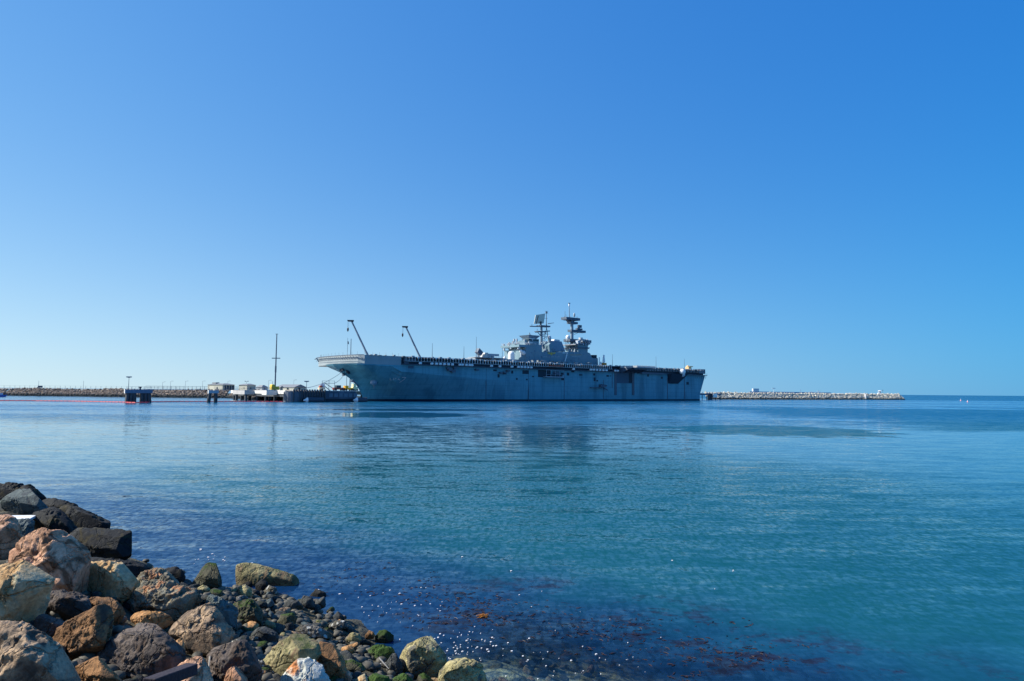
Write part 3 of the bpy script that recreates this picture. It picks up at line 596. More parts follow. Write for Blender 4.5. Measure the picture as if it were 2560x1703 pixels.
GAPS = [(130,1345,'the largest pink boulder'),(60,1490,'the tan block'),(270,1460,'the cream and rust boulder'),(410,1500,'the largest conglomerate boulder'),(200,1590,'the slanted orange-brown boulder'),(340,1620,'the large dark blue-grey boulder'),(60,1650,'the largest boulder in the corner'),(500,1580,'the large brownish grey boulder'),(375,1550,'the flat-topped orange stone'),(260,1360,'the large jutting black boulder'),(460,1690,'the pink-grey stone by the plank'),(165,1510,'the purple-grey rock')]
MARKS, MK = GAPS, MARKS
tries = 0
while cnt < 50 and tries < 4000:                 # gaps between the big boulders
    tries += 1; x, y = rng.uniform(0, 560), rng.uniform(1400, 1715)
    if y < 1240+x*.42: continue
    kd = ['black', 'dark', 'blue', 'brown'][rng.randrange(4)]; sz = rng.choice([.30, .4]); lb = ulabel(sz, kd, x, y)
    if used[lb] > 1: continue
    g = T(x, y); smallstone(g[0], g[1], sz, kd, lb, 'stones in the gaps between boulders', rng, .35); cnt += 1
MARKS = [(1220,1640,'just right of the last boulder'),(1320,1620,'under the water, first patch right of the last boulder'),(1400,1650,'under the water in the pale patch'),(1500,1680,'under the water at the bottom edge'),(1250,1700,'under the water beside the bottom edge'),(1120,1600,'under the water above the last boulder')]
cnt = 0; tries = 0
while cnt < 60 and tries < 3000:                 # drowned stones on the shelf
    tries += 1; x, y = rng.uniform(1080, 1560), rng.uniform(1590, 1720)
    if y < 1600+(x-1150)*.10: continue
    kd = ['olive', 'dark', 'tan', 'mossy', 'pink'][rng.randrange(5)]; sz = rng.choice([.18, .24, .30, .4])
    m_ = min(MARKS, key=lambda q: (q[0]-x)**2+(q[1]-y)**2)[2]
    lb = {.18: 'little', .24: 'small', .30: 'fist-sized', .4: 'larger'}[sz]+' '+ADJ[kd]+' drowned stone '+m_.replace('under the water, ', '').replace('under the water ', '')
    if lb in used: continue
    used[lb] = 1; g = T(x, y); smallstone(g[0], g[1], sz, kd, lb, 'drowned stones under the shallow water', rng, .45); cnt += 1
# the finest rubble: one sheet of pebbles
def pebbles():
    rg = np.random.RandomState(4); r2 = random.Random(77); V = []; Fc = []; c0 = 0; iv, ifc = ICO[2]; k = 0
    while k < 1500:
        if k % 3: x, y = r2.uniform(440, 1050), r2.uniform(1462, 1715); ok = inpoly(x, y, region)
        else: x, y = r2.uniform(0, 1000), r2.uniform(1400, 1715); ok = y > 1180+x*.52
        k += 1
        if not ok: continue
        g = T(x, y); s_ = r2.choice([.03, .045, .06, .08, .10]); P = iv*(1+.22*fbm(iv*1.6+k*1.7, k % 97, 2))[:, None]*np.array([1.1, .9, .65])*s_
        a_ = r2.uniform(0, 6.28); P = np.stack([P[:,0]*math.cos(a_)-P[:,1]*math.sin(a_), P[:,0]*math.sin(a_)+P[:,1]*math.cos(a_), P[:,2]], 1)+[g[0], g[1], float(tz(g[0], g[1]))+.0]
        V.append(P); Fc += [tuple(q+c0 for q in f_) for f_ in ifc]; c0 += len(iv)
    mb = MB(); mb.v = [tuple(q) for q in np.concatenate(V).tolist()]; mb.f = Fc
    m = mat('pebbles', (.06, .055, .04), .7, .6, 7, stain=(.015, .018, .016)); tag(mb.build('pebbles', m, smooth=True), 'fine dark pebbles filling the gaps of the rock bank', 'pebbles', kind='stuff')
pebbles()
# the bank goes on beyond the frame: coarse rock on both sides and below
def more_bank():
    rg = np.random.RandomState(14); V = []; Fc = []; c0 = 0; k = 0
    iv, ifc = ICO[3]
    while k < 170:
        x, y = rg.uniform(-34, 6), rg.uniform(1.5, 34); s_, t_ = sdist(x, y); q = np.array([x, y, float(tz(x, y))-CH]); z_ = q @ fw
        px, py = (1280+F*(q @ rt)/z_, 851.5-F*(q @ up)/z_) if z_ > .3 else (0, 9999)
        if s_ < .3 or s_ > 9 or math.hypot(x, y) < 2.2: continue
        if -260 < px < 2700 and py < 1960: continue
        k += 1; sz = rg.uniform(.5, 1.5) if py < 9000 else rg.uniform(.4, .8)
        P, fs, c = protos[rg.randint(10)]; P = P*np.array([rg.uniform(.8, 1.3), rg.uniform(.8, 1.2), rg.uniform(.7, 1.1)])*sz
        a_ = rg.uniform(0, 6.28); P = np.stack([P[:,0]*math.cos(a_)-P[:,1]*math.sin(a_), P[:,0]*math.sin(a_)+P[:,1]*math.cos(a_), P[:,2]], 1)+[x, y, float(tz(x, y))+sz*.08]
        V.append(P); Fc += [tuple(q_+c0 for q_ in f_) for f_ in fs]; c0 += len(P)
    mb = MB(); mb.v = [tuple(q) for q in np.concatenate(V).tolist()]; mb.f = Fc
    tag(mb.build('rock_bank', RM['brown'], smooth=True), 'mass of brown boulders continuing the rock bank', 'rocks', kind='stuff')
more_bank()
for p_, q_, lb in (((525,1642),(522,1668), 'short bleached stick standing beside the bluish grey boulder'), ((948,1645),(972,1672), 'long pale bent stick lying by the larger green mound')):
    g = T(*q_); stick(W(p_[0], p_[1], g[1]-.5), W(q_[0], q_[1], g[1]-.6), .012, BLEACH, 'stick', lb)

# ------------------------------------------------------------------ foam flecks and kelp on the water
def flecks():
    rng = random.Random(8); mb = MB(); k = 0
    cl = [(900,1500,90,45,20), (970,1525,130,35,34), (1160,1610,80,35,66), (1230,1640,160,55,26), (520,1400,70,25,20), (1400,1660,200,50,20), (1300,1500,400,120,16), (1600,1650,300,50,10)]
    for cx, cy, sx, sy, nn in cl:
        for _ in range(nn):
            x, y = rng.gauss(cx, sx*.6), rng.gauss(cy, sy*.6)
            if y > 1715 or y < 1330: continue
            g = G(x, y, .006); s_, t_ = sdist(g[0], g[1])
            if s_ > -.1: continue
            r = rng.choice([.003, .005, .007, .010, .014])*(g[1]/14); a_ = rng.uniform(0, 3.1); n_ = 6
            ring = [(g[0]+r*1.5*math.cos(t+a_)*rng.uniform(.7, 1.2), g[1]+r*1.2*math.sin(t+a_), 0) for t in [2*math.pi*i/n_ for i in range(n_)]]
            mb.wedge([(p[0], p[1], .003) for p in ring], [(p[0], p[1], .014) for p in ring])
    o = mb.build('foam_flecks', mat('foam', (.8, .8, .8), .7))
    tag(o, 'white flecks of foam scattered over the dark water by the rocks', 'foam', kind='stuff')
flecks()
def kelp():
    rng = random.Random(12); mb = MB()
    for _ in range(110):
        t = rng.random(); cx = 930+t*950+rng.gauss(0, 60); cy = 1475+t*190+rng.gauss(0, 32)
        if rng.random() < .25: cx, cy = rng.uniform(820, 1250), rng.uniform(1440, 1560)
        if cy > 1715: continue
        g = G(cx, cy, 0); s_, t_ = sdist(g[0], g[1])
        if s_ > -.4: continue
        rad = rng.uniform(.05, .35)
        for _ in range(int(rad*45)+3):
            a_ = rng.uniform(0, 6.28); L = rng.uniform(.025, .08); x = g[0]+rng.gauss(0, rad*1.3); y = g[1]+rng.gauss(0, rad*.5); w_ = L*rng.uniform(.12, .3)
            dx, dy = math.cos(a_), math.sin(a_); z = rng.uniform(-.004, .012)
            pts = [(x-dx*L, y-dy*L, z-.01), (x+dy*w_, y-dx*w_, z+.006), (x+dx*L, y+dy*L, z), (x-dy*w_, y+dx*w_, z+.004)]
            mb.wedge([(p[0], p[1], p[2]-.004) for p in pts], pts)
    o = mb.build('floating_kelp', mat('kelp', (.028, .014, .013), .5, .4, 3))
    tag(o, 'reddish brown seaweed drifting in patches on the dark water', 'seaweed', kind='stuff')
    mb = MB(); g = G(1208, 1542, 0)
    for _ in range(50):
        a_ = rng.uniform(-.5, .6); L = rng.uniform(.02, .06); x = g[0]+rng.gauss(0, .055); y = g[1]+rng.gauss(0, .035); z = rng.uniform(0, .04); w_ = .012
        dx, dy = math.cos(a_), math.sin(a_); pts = [(x-dx*L, y-dy*L, z), (x+dy*w_, y-dx*w_, z+.012), (x+dx*L, y+dy*L, z+.015), (x-dy*w_, y+dx*w_, z+.008)]
        mb.wedge([(p[0], p[1], p[2]-.006) for p in pts], pts)
    tag(mb.build('seaweed_clump', mat('kelp_orange', (.4, .17, .03), .5, .3, 20)), 'small orange-brown seaweed clump floating alone off the rocks', 'seaweed')
kelp()
# ================================================================== SHIP
ship = thing('warship', 'huge blue-grey flat-deck warship moored alongside the pier, bow to the left', 'ship', O, PHI)
def spu(px, py, v): return SP(px, py, v)
stem = sorted([(SP(px, py, 0)[1], SP(px, py, 0)[0]) for px, py in ((907,996),(905,988),(893,966),(880,951),(862,937),(848,926),(838,919))])
SZ = [-3, 0]+[max(.3, q[0]) for q in stem]+[16.2]; SU = [.8, -.2]+[q[1] for q in stem]+[stem[-1][1]-1.5]
def u0(z): return float(np.interp(z, SZ, SU))
KU = [-30, 8.9, 9.4, 46.6, 76.2, 120, 240]; KZ = [15.6, 15.0, 12.95, 10.9, 9.1, 5, 3]
def zk(u): return float(np.interp(u, KU, KZ))
UEND = 227.5; ZTOP = 15.9
def bre(u, z):
    k = zk(u); t = min(max(z, 0)/k, 1.); a_ = min(max((u-u0(z))/100, 0), 1); b_ = min(max((u-u0(z))/(5+20*(1-t)), 0), 1)
    fw_ = 1-(1-a_)**2.1; g_ = 1-(1-b_)**2.1; tt_ = t**1.25
    return 16*((1-tt_)*fw_+tt_*g_)
def uend(z): return float(np.interp(z, [-3, 6.5, 12.4, 16.2], [227.5, 227.5, 233, 233.5]))
def hullgrid(levels, off=0., su=None):
    """levels: a negative or small number is a height; ('k', f) is a fraction of the knuckle height; ('t', f) runs from the knuckle to the top"""
    mb = MB(); nl = len(levels); ns = len(su)
    for sgn in (-1, 1):
        vs = []
        for s_ in su:
            for lv in levels:
                z = 5.
                for _ in range(12):
                    u_ = u0(z)+(uend(z)-u0(z))*s_; k = zk(u_)
                    z = lv if not isinstance(lv, tuple) else (lv[1]*k if lv[0] == 'k' else k+(ZTOP-k)*lv[1])
                vs.append((u_, sgn*(bre(u_, z)+off), z))
        mb.add(vs, [(i*nl+j, (i+1)*nl+j, (i+1)*nl+j+1, i*nl+j+1) for i in range(ns-1) for j in range(nl-1)])
    n0 = (ns-1)*nl; k = ns*nl
    mb.f += [(n0+j, k+n0+j, k+n0+j+1, n0+j+1) for j in range(nl-1)]
    return mb
su_f = sorted(set([0, .003, .008, .015, .022, .03, .038, .046, .054, .062, .07, .078, .085, .09, .094, .098, .104, .11, .12, .135, .15, .17, .2, .24, .28, .33, .4, .5, .6, .7, .8, .9, 1.]))
lv = [.85]+[('k', f) for f in (.2, .32, .44, .55, .65, .74, .82, .88, .93, .97, 1.)]+[('t', f) for f in (.02, .5, 1.)]
hb = hullgrid(lv, 0, su_f); hull = hb.build('hull', HULL, ship)
hullgrid([-2.5, 0, .85], .02, su_f).build('waterline_stripe', BLACK, ship)
BV = BVHTree.FromPolygons([Vector(v) for v in hb.v], [list(f) for f in hb.f])
RI = Matrix(((A[0], A[1], 0), (SB[0], SB[1], 0), (0, 0, 1)))
def onhull(px, py, lift=.12):
    o_ = RI @ Vector((CP-O).tolist()); d_ = RI @ Vector(ray(px, py).tolist()); d_.normalize()
    h = BV.ray_cast(o_, d_)
    if h[0] is None: return None
    nr = h[1]; nr = nr if nr.dot(d_) < 0 else -nr
    return h[0]+nr*lift
def decal(strokes, wpx, name, m, surf=onhull, parent=ship):
    mb = MB()
    for st in strokes:
        for (x0, y0), (x1, y1) in zip(st[:-1], st[1:]):
            L = math.hypot(x1-x0, y1-y0) or 1; nx, ny = -(y1-y0)/L*wpx/2, (x1-x0)/L*wpx/2; k = max(1, int(L/2.5))
            for i in range(k):
                f0, f1 = i/k, (i+1)/k; P = [(x0+(x1-x0)*f0+nx, y0+(y1-y0)*f0+ny), (x0+(x1-x0)*f0-nx, y0+(y1-y0)*f0-ny), (x0+(x1-x0)*f1-nx, y0+(y1-y0)*f1-ny), (x0+(x1-x0)*f1+nx, y0+(y1-y0)*f1+ny)]
                q = [surf(*p) for p in P]
                if None in q: continue
                mb.add(q, [(0, 1, 2, 3)])
    return mb.build(name, m, parent)
decal([[(975.5,944.5),(975,950),(979,950)], [(984.5,944.5),(983.5,950.5)], [(989.5,944.5),(988.5,950.5)], [(984,947.5),(989,947.5)], [(994.5,951),(997,944.5),(999.5,951)], [(995.5,949),(999,949)]], 1.2, 'hull_letters', LGREY)
decal([[(1004.5,943.3),(1014.5,943.3),(1009.5,949),(998.5,956)]], 1.5, 'hull_number', LGREY)
# flight deck: blunt bow block, then slab
fz0 = 15.7; BOWP = mat('bow_plate_sun_pale', (.25, .30, .32), .6, .08, .25, streak=True)  # same paint as the hull, coloured paler to carry sunlight on the bow
plan = [(-8,-16),(-9.6,-13),(-10.6,-8),(-11.4,0),(-11.6,12),(-10,24),(-6,34),(9.4,34),(9.4,-16.1)]
MB().pxy(plan, fz0, 17.9).build('bow_bulwark', BOWP, ship)
MB().pxy([(u-.12 if u < 0 else u, y-.12 if y < 0 else y+.1) for u, y in plan], 17.9, 19.5).build('bow_gallery', BOWP, ship)
mb = MB()                                        # brackets under the bow rim
for i in range(26):
    f = i/25; yy = -15+f*46; uu = np.interp(yy, [-16, -13, -8, 0, 12, 24, 34], [-8, -9.6, -10.6, -11.4, -11.6, -10, -6])
    mb.tube((uu-.16, yy, 17.8), (uu-1.0, yy+.5, 19.3), .07, n=4)
mb.build('rim_bracket_row', STEEL, ship)
mb = MB(); rim = [(-8.9,-16.6),(-10.6,-13.4),(-11.7,-8),(-12.5,0),(-12.7,12),(-11,24.5),(-6.5,35.5)]
for (a_, b_), (c_, d_) in zip(rim[:-1], rim[1:]): mb.tube((a_, b_, 19.5), (c_, d_, 19.5), .16, n=6); mb.tube((a_, b_, 18.0), (c_, d_, 18.0), .07, n=4)
mb.tube((-6.5, 35.5, 19.5), (-5, 41, 19.4), .3, .1)
mb.build('deck_rim', STEEL, ship)
MB().pxy([(9.4,-16.9),(232,-16.9),(234.5,-14),(234.5,30),(9.4,34)], 19.1, 19.5).build('flight_deck', DECKG, ship)
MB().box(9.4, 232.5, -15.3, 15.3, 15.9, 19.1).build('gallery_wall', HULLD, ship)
mb = MB(); mb.box(9.6, 186, -17.3, -15.3, 16.0, 16.25); mb.box(186, 230, -17, -15.3, 15.9, 16.3)
mb.build('catwalk', STEEL, ship)
mb = MB(); u = 11.
while u < 230:                                   # net stanchions along the deck edge
    if not (144 < u < 166):
        h_ = 19.55; k = .2 if 38 < u < 185 else .1
        mb.box(u, u+k, -17.45, -17.3, 17.5, h_)
        if int(u*7) % 5 == 0: mb.box(u-.35, u+.5, -17.5, -17.3, 18.9, 19.5)
    u += 1.55
mb.box(11, 144, -17.42, -17.33, 19.42, 19.55); mb.box(166, 230, -17.42, -17.33, 19.42, 19.55); mb.box(11, 144, -17.4, -17.33, 17.5, 17.6); mb.build('net_stanchion_row', mat('stanchion', (.66, .68, .68), .5), ship)
mb = MB(); rr = random.Random(3); u = -6
while u < 230:
    hgt = rr.choice([.25, .4, .7, .9]); mb.box(u, u+rr.uniform(.4, 1.6), -17.2, -16.2, 19.5, 19.5+hgt*.5); u += rr.uniform(1.6, 5)
mb.build('deck_edge_fittings', mat('fittings', (.25, .28, .3), .7), ship)
# life raft canisters, in clusters read off the photograph
proto = None
for px in [1048,1077,1088,1098,1108,1118,1128,1147,1153,1163,1171,1177,1226,1247,1277,1293,1301,1309,1317,1325,1431,1474,1481,1489,1497,1505,1513,1535,1541,1700]:
    u_, z_ = SP(px, 908+(px-1048)*.026, 17)
    if proto is None:
        cm = MB(); cm.tube((-.55, 0, 0), (.55, 0, 0), .5, n=10); proto = cm.build('life_raft_canister', WHITE, ship); c = proto
    else: c = proto.copy(); scene.collection.objects.link(c)
    c.location = (u_, -17.9, 16.75)
# openings and details on the port side (pixel rectangles on the side plane)
def sidebox(x0, y0, x1, y1, depth, name, m, v=16.0):
    ua, za = SP(x0, y1, v); ub, zb = SP(x1, y0, v)
    return MB().box(ua, ub, -v-depth, -v+.3, za, zb).build(name, m, ship)
for r_ in [(1233,924,1242,928),(1244,936,1249,944),(1255,930,1266,936),(1278,927,1283,934),(1306,926,1322,935),(1290,905+40,1290+4,950),(1315,947,1319,951),(1330,940,1335,943),(1402,932,1409,938),(1403,945,1411,951),(1417,932,1423,939),(1483,934,1488,939),(1484,944,1489,953),(1491,950,1495,954),(1516,938,1522,942),(1524,939,1528,941),(1618,936,1622,942),(1652,942,1657,947),(1716,955,1722,962),(1428,927,1436,931),(1448,936,1456,939)]:
    sidebox(*r_, .04, 'hull_opening', HULLD)
for px, y0, y1 in ((1215,918,1000),(1321,922,1002),(1410,925,1002),(1508,950,1001),(1668,945,1000),(1711,940,1000),(1530,925,970)):
    sidebox(px, y0, px+1.0, y1, .10, 'vertical_pipe', STEEL)
# boat pocket
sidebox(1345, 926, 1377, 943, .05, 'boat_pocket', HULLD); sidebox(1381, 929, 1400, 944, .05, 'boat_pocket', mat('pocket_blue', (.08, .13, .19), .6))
ua, za = SP(1358, 942, 16); ub, _ = SP(1402, 942, 16)
mb = MB(); mb.box(ua, ub, -18.5, -16, za-.2, za+.15)
for k in range(5): x = ua+(ub-ua)*k/4; mb.tube((x, -18.4, za), (x, -18.4, za+3.5), .09, n=4)
mb.tube((ua, -18.4, za+1.1), (ub, -18.4, za+1.1), .06, n=4); mb.tube((ua, -18.4, za+3.4), (ub, -18.4, za+3.4), .09, n=4)
mb.build('boat_platform', mat('platform_grey', (.3, .36, .42), .5), ship)
bt = MB(); uc = (ua+ub)/2+2; bt.wedge([(uc-4,-17.6,za+.3),(uc+3.4,-17.9,za+.3),(uc+3.4,-16.6,za+.3),(uc-4,-17,za+.3)], [(uc-5,-17.3,za+1.4),(uc+3.7,-18.2,za+1.3),(uc+3.7,-16.4,za+1.3),(uc-5,-17,za+1.4)])
b1 = bt.build('ship_boat', HULLD, ship); MB().box(uc-1, uc+1.6, -17.9, -16.8, za+1.3, za+2.3).build('boat_cabin', STEEL, b1)
# red bunting panels under the deck edge
sidebox(1370, 914, 1404, 916.5, 1.5, 'red_banner', RUST, 16.0)
# accommodation ladder
ua, za = SP(1477, 969, 17); ub, zb = SP(1516, 968, 17)
mb = MB(); mb.box(ua, ub-3, -17.5, -16, za-.15, za+.15); mb.tube((ua, -17.4, za+1), (ub-3, -17.4, za+1), .07, n=4)
mb.tube((ub-3, -17.4, za), (ub+.5, -17.4, za-1.3), .25, n=6); mb.tube((ub-4.5, -17.4, za+1.8), (ub, -17.4, za+1.2), .3, n=6); mb.box(ub-5, ub-.5, -17.6, -16, za+.4, za+1.7)
mb.build('boarding_ladder', STEEL, ship)
# deck edge lift with its hangar opening and rails
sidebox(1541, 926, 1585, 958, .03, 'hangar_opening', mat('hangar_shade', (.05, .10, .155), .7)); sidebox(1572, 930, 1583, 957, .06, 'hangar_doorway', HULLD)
for x in (1536, 1580): sidebox(x, 922, x+5, 988, .25, 'lift_rail', STEEL)
ue, ze = SP(1592, 917, 29); uf, _ = SP(1638, 918, 29)
MB().box(ue, uf, -29, -16.95, 18.5, 19.5).build('lift_platform', mat('lift_plate', (.45, .48, .48), .6), ship)
mb = MB()
for k in range(5):
    x = ue+.3+(uf-ue-.6)*k/4; mb.wedge([(x-.12,-16.2,15.6),(x+.12,-16.2,15.6),(x+.12,-17.0,15.6),(x-.12,-17.0,15.6)], [(x-.15,-16.2,18.5),(x+.15,-16.2,18.5),(x+.15,-26,18.5),(x-.15,-26,18.5)])
for y in (-19, -23, -27): mb.box(ue+.2, uf-.2, y-.1, y+.1, 17.6, 18.5)
mb.build('lift_truss', STEEL, ship)
mb = MB(); x = ue
while x < uf: mb.box(x, x+.1, -29.6, -29.5, 18.6, 19.9); x += 1.1
y = -29.5
while y < -17: mb.box(ue-.3, ue-.2, y, y+.1, 18.6, 19.8); y += 1.1
mb.build('lift_net', mat('net_grey', (.35, .38, .4), .6), ship)
# recess between lift and stern, sponson, radome, stern platforms
ua, za = SP(1600, 935, 16.2); ub, zb = SP(1640, 921, 16.2)
MB().box(ua, ub+6, -17.6, -16, 15.6, 16.5).build('gallery_ledge', STEEL, ship)
ua, za = SP(1672, 959, 16.4); ub, zb = SP(1705, 940, 16.4)
mb = MB(); mb.wedge([(ua,-16.1,za),(ub-4,-16.1,za),(ub-4,-16.4,za),(ua,-16.4,za)], [(ua-1,-16.1,zb+1),(ub+2,-16.1,zb+1),(ub+2,-19.6,zb+1),(ua-1,-19.6,zb+1)])
mb.build('sponson', HULLD, ship)
u_, z_ = SP(1706, 930, 18.4)
MB().ball((u_, -18.4, z_), 1.95, 1.95, 20).build('stern_radome', WHITE, ship, smooth=True)
MB().lathe((u_, -18.4, z_-3), [(.8, 0), (1.7, 1.0), (1.7, 1.5)], 16).build('radome_base', LGREY, ship)
mb = MB(); ua, za = SP(1745, 938, 16); mb.box(ua-6, ua+8, -17.5, -8, za-.2, za+.1)
for k in range(6): mb.tube((ua-5+k*2.2, -17.3, za-2.2), (ua-4+k*2.2, -17.3, za), .1, n=4)
for k in range(7): mb.tube((ua-5+k*2.1, -17.4, za), (ua-5+k*2.1, -17.4, za+1.3), .07, n=4)
mb.build('stern_platform', STEEL, ship)
MB().box(226, 233, -16.5, -12, 17, 19.9).build('stern_gallery', STEEL, ship)
u_, z_ = SP(1722, 921, 14)
mb = MB(); mb.box(u_-1.6, u_+1.4, -15, -12.5, 19.5, 21.2); mb.lathe((u_-.8, -13.8, 21.0), [(1.0, 0), (.8, .8), (.2, 1.1)], 10); mb.box(u_+.4, u_+4.2, -14.2, -13.2, 21.2, 21.7)
mb.build('deck_tractor', mat('tractor_buff', (.7, .48, .22), .5), ship)
# whip antennas
for px, y0, y1 in ((1081,858,896),(1160,866,900),(1191,842,900),(1256,870,902),(1531,886,917),(1640,892,920),(1711,897,925)):
    u_, za = SP(px, y0, 16.5); 
    MB().tube((u_, -16.5, 19.3), (u_, -16.5, za), .13, .06, 5).build('whip_antenna', STEEL, ship)
mb = MB()
for k in range(14):
    f = k/13; yy = -15+f*46; uu = float(np.interp(yy, [-16, -13, -8, 0, 12, 24, 34], [-8, -9.6, -10.6, -11.4, -11.6, -10, -6]))+.8
    mb.tube((uu, yy, 19.4), (uu, yy, 21.0), .05, n=4)
for k in range(5): mb.tube((-4+k*3.1, -15.5, 19.4), (-4+k*3.1, -15.5, 20.9), .05, n=4)
mb.build('bow_railing', GALV, ship)
# bow fittings: anchor in its bolster, fairlead, mooring deck openings
c = onhull(934, 955, .1); cw = c
mb = MB(); mb.ball((c.x, c.y-.1, c.z), 1.55, 1.35, 14); mb.build('anchor_bolster', mat('bolster', (.2, .3, .4), .5), ship, smooth=True)
mb = MB(); c2 = onhull(933, 962, .5); mb.tube((c.x, c.y-1.5, c.z+.3), (c2.x, c2.y-.8, c2.z-1.2), .28, .18, 6)
mb.tube((c2.x-1.0, c2.y-1.1, c2.z+.8), (c2.x, c2.y-1, c2.z-.6), .28, .2, 6); mb.tube((c2.x+1.0, c2.y-1.1, c2.z+.8), (c2.x, c2.y-1, c2.z-.6), .28, .2, 6)
mb.build('anchor', mat('anchor_grey', (.16, .22, .28), .5), ship)
for x, y in ((853,925),(858,923),(869,927),(872,931)):
    c = onhull(x, y, .15)
    if c: MB().box(c.x-.5, c.x+.5, c.y-.5, c.y+.5, c.z-.6, c.z+.5).build('mooring_opening', HULLD, ship)
c = onhull(859, 934, .1)
if c: MB().box(c.x-.6, c.x+.4, c.y-.9, c.y+.3, c.z-.9, c.z+.1).build('fairlead', STEEL, ship)
decal([[(1000,929),(994,940),(988,952)]], .9, 'overflow_streak', mat('streak', (.2, .28, .34), .6))
for r_ in [(1009,897,1040,904),(1010,906,1022,909)]: sidebox(*r_, .12, 'gallery_plating', STEEL, 15.8)
sidebox(1020, 915, 1034, 921, .04, 'hull_opening', mat('vent_shade', (.05, .1, .15), .7)); 
mb = MB()
for x, y, s_ in ((1117,921,1.),(1122,925,1.6),(1130,929,1.4),(1134,921,1.2)):
    u_, z_ = SP(x, y, 16); mb.box(u_-s_*.7, u_+s_*.7, -17.6, -16, z_-s_*.3, z_+s_*.5)
for x, y in ((1190,925),(1260,932),(1250,933),(1268,928)):
    u_, z_ = SP(x, y, 16); mb.box(u_-.9, u_+.9, -17.3, -16, z_-.3, z_+.5)
mb.build('side_platforms', STEEL, ship)

# ---------------------------------------------------------------- island
VI = 5.0
def P4(X, Y): return 1240+X/7.857, 740+Y/7.857
def isl(poly, T_, name, m, v=VI, parent=ship, raw=False):
    pts = [SP(*(q if raw else P4(*q)), v) for q in poly]
    return MB().pxz(pts, -v, -v+T_).build(name, m, parent)
island = isl([(580,1350),(580,960),(905,960),(905,1100),(1790,1100),(1850,1130),(1885,1215),(2000,1222),(2008,1400)], 14, 'island', ISL)
lo = SP(1190, 903, 4)[0]; hi = SP(1316, 903, 5)[0]
MB().box(lo, hi, -3.5, 9.5, 19.4, 21.3).build('fore_deckhouse', mat('deckhouse_grey', (.27, .33, .38), .5), ship)
# bridge levels stepping back, sunlit fronts
u1, z1 = SP(*P4(580, 1020), VI); u2, z2 = SP(*P4(580, 960), VI); ur = SP(*P4(900, 960), VI)[0]
zb = SP(*P4(590, 830), VI)[1]; zt = SP(*P4(590, 780), VI)[1]
MB().box(u1-3.2, u1+3, -4.6, 8.6, 19.5, SP(*P4(580,1060), VI)[1]).build('island_front', ISL, island)
MB().box(u1-5.0, u1+1, -5.6, 9.6, SP(*P4(580,1010), VI)[1], SP(*P4(580,965), VI)[1]).build('bridge_wing', ISL, island)
MB().box(u1+2.6, u1+9.8, -4.6, .2, z2-.2, zb).build('bridge_house', ISL, island); MB().box(u1+.6, u1+2.6, -3.8, 3, z2-.2, zb-1.0).build('bridge_step', ISL, island); MB().box(u1-.6, u1+1.6, 3, 6.5, z2-.2, zb-2.4).build('bridge_step', ISL, island); MB().lathe((u1+5, -2.4, zt+.4), [(.9, 0), (.9, .5), (.3, .8), (.3, 1.6)], 10).build('crown_antenna', ISL, island)
mb = MB(); mb.wedge([(u1+2.6,-4.8,zb+.1),(u1+8,-4.8,zb+.1),(u1+8,.6,zb+.1),(u1+2.6,.6,zb+.1)], [(u1+1.2,-6.2,zt+.4),(u1+9.4,-6.2,zt+.4),(u1+9.4,2,zt+.4),(u1+1.2,2,zt+.4)])
mb.build('bridge_crown', mat('crown_grey', (.2, .26, .32), .5), island)
mb = MB(); mb.box(u1+2.4, u1+9.6, -4.8, -4.55, zb-1.1, zb-.3); mb.box(u1+2.35, u1+2.62, -4.8, .1, zb-1.0, zb-.2); mb.build('bridge_windows', GLASS, island)
mb = MB(); mb.box(u1+1.9, u1+4.5, -5.4, -4.6, zb-2.6, zb-1.9); mb.box(u1+3, u1+6.5, -5.1, -4.6, zb-.2, zb+.15); mb.build('bridge_gallery', WHITE, island)
mb = MB()
for k in range(16): x = u1-4.6+k*.75; mb.box(x, x+.1, -5.7, -5.6, z2+.1, z2+1.3)
for k in range(18): y = -5.5+k*.85; mb.box(u1-5.1, u1-5.0, y, y+.1, z2+.1, z2+1.2)
mb.box(u1-5.1, u1+6.8, -5.7, -5.62, z2+1.2, z2+1.35)
for k in range(14): x = u1-1+k*1.0; mb.box(x, x+.12, -4.9, -4.8, zb-3.6, zb-2.0)
mb.build('bridge_railings', LGREY, island)
# cluster of masts, lights, small domes on the front
rr = random.Random(4); mb = MB()
for _ in range(46):
    x = u1+rr.uniform(-5.5, 5); y = rr.uniform(-6, 8); z = z2+rr.uniform(-3.6, 2.4); s_ = rr.uniform(.25, .8); MB().box(x, x+s_, y, y+s_, z, z+s_*rr.uniform(.6, 2)).build('equipment_box', mat('equip_grey', (.32, .36, .4), .5, .5, .6), island)
mb = MB(); rr = random.Random(6)
for _ in range(60):
    x = rr.uniform(u1, u1+44); z = rr.uniform(20.2, SP(*P4(1200,1110), VI)[1]); s_ = rr.uniform(.2, .6); mb.box(x, x+s_, -5.12, -4.9, z, z+s_*1.3)
mb.build('island_wall_fittings', mat('wallfit', (.12, .19, .28), .6), island)
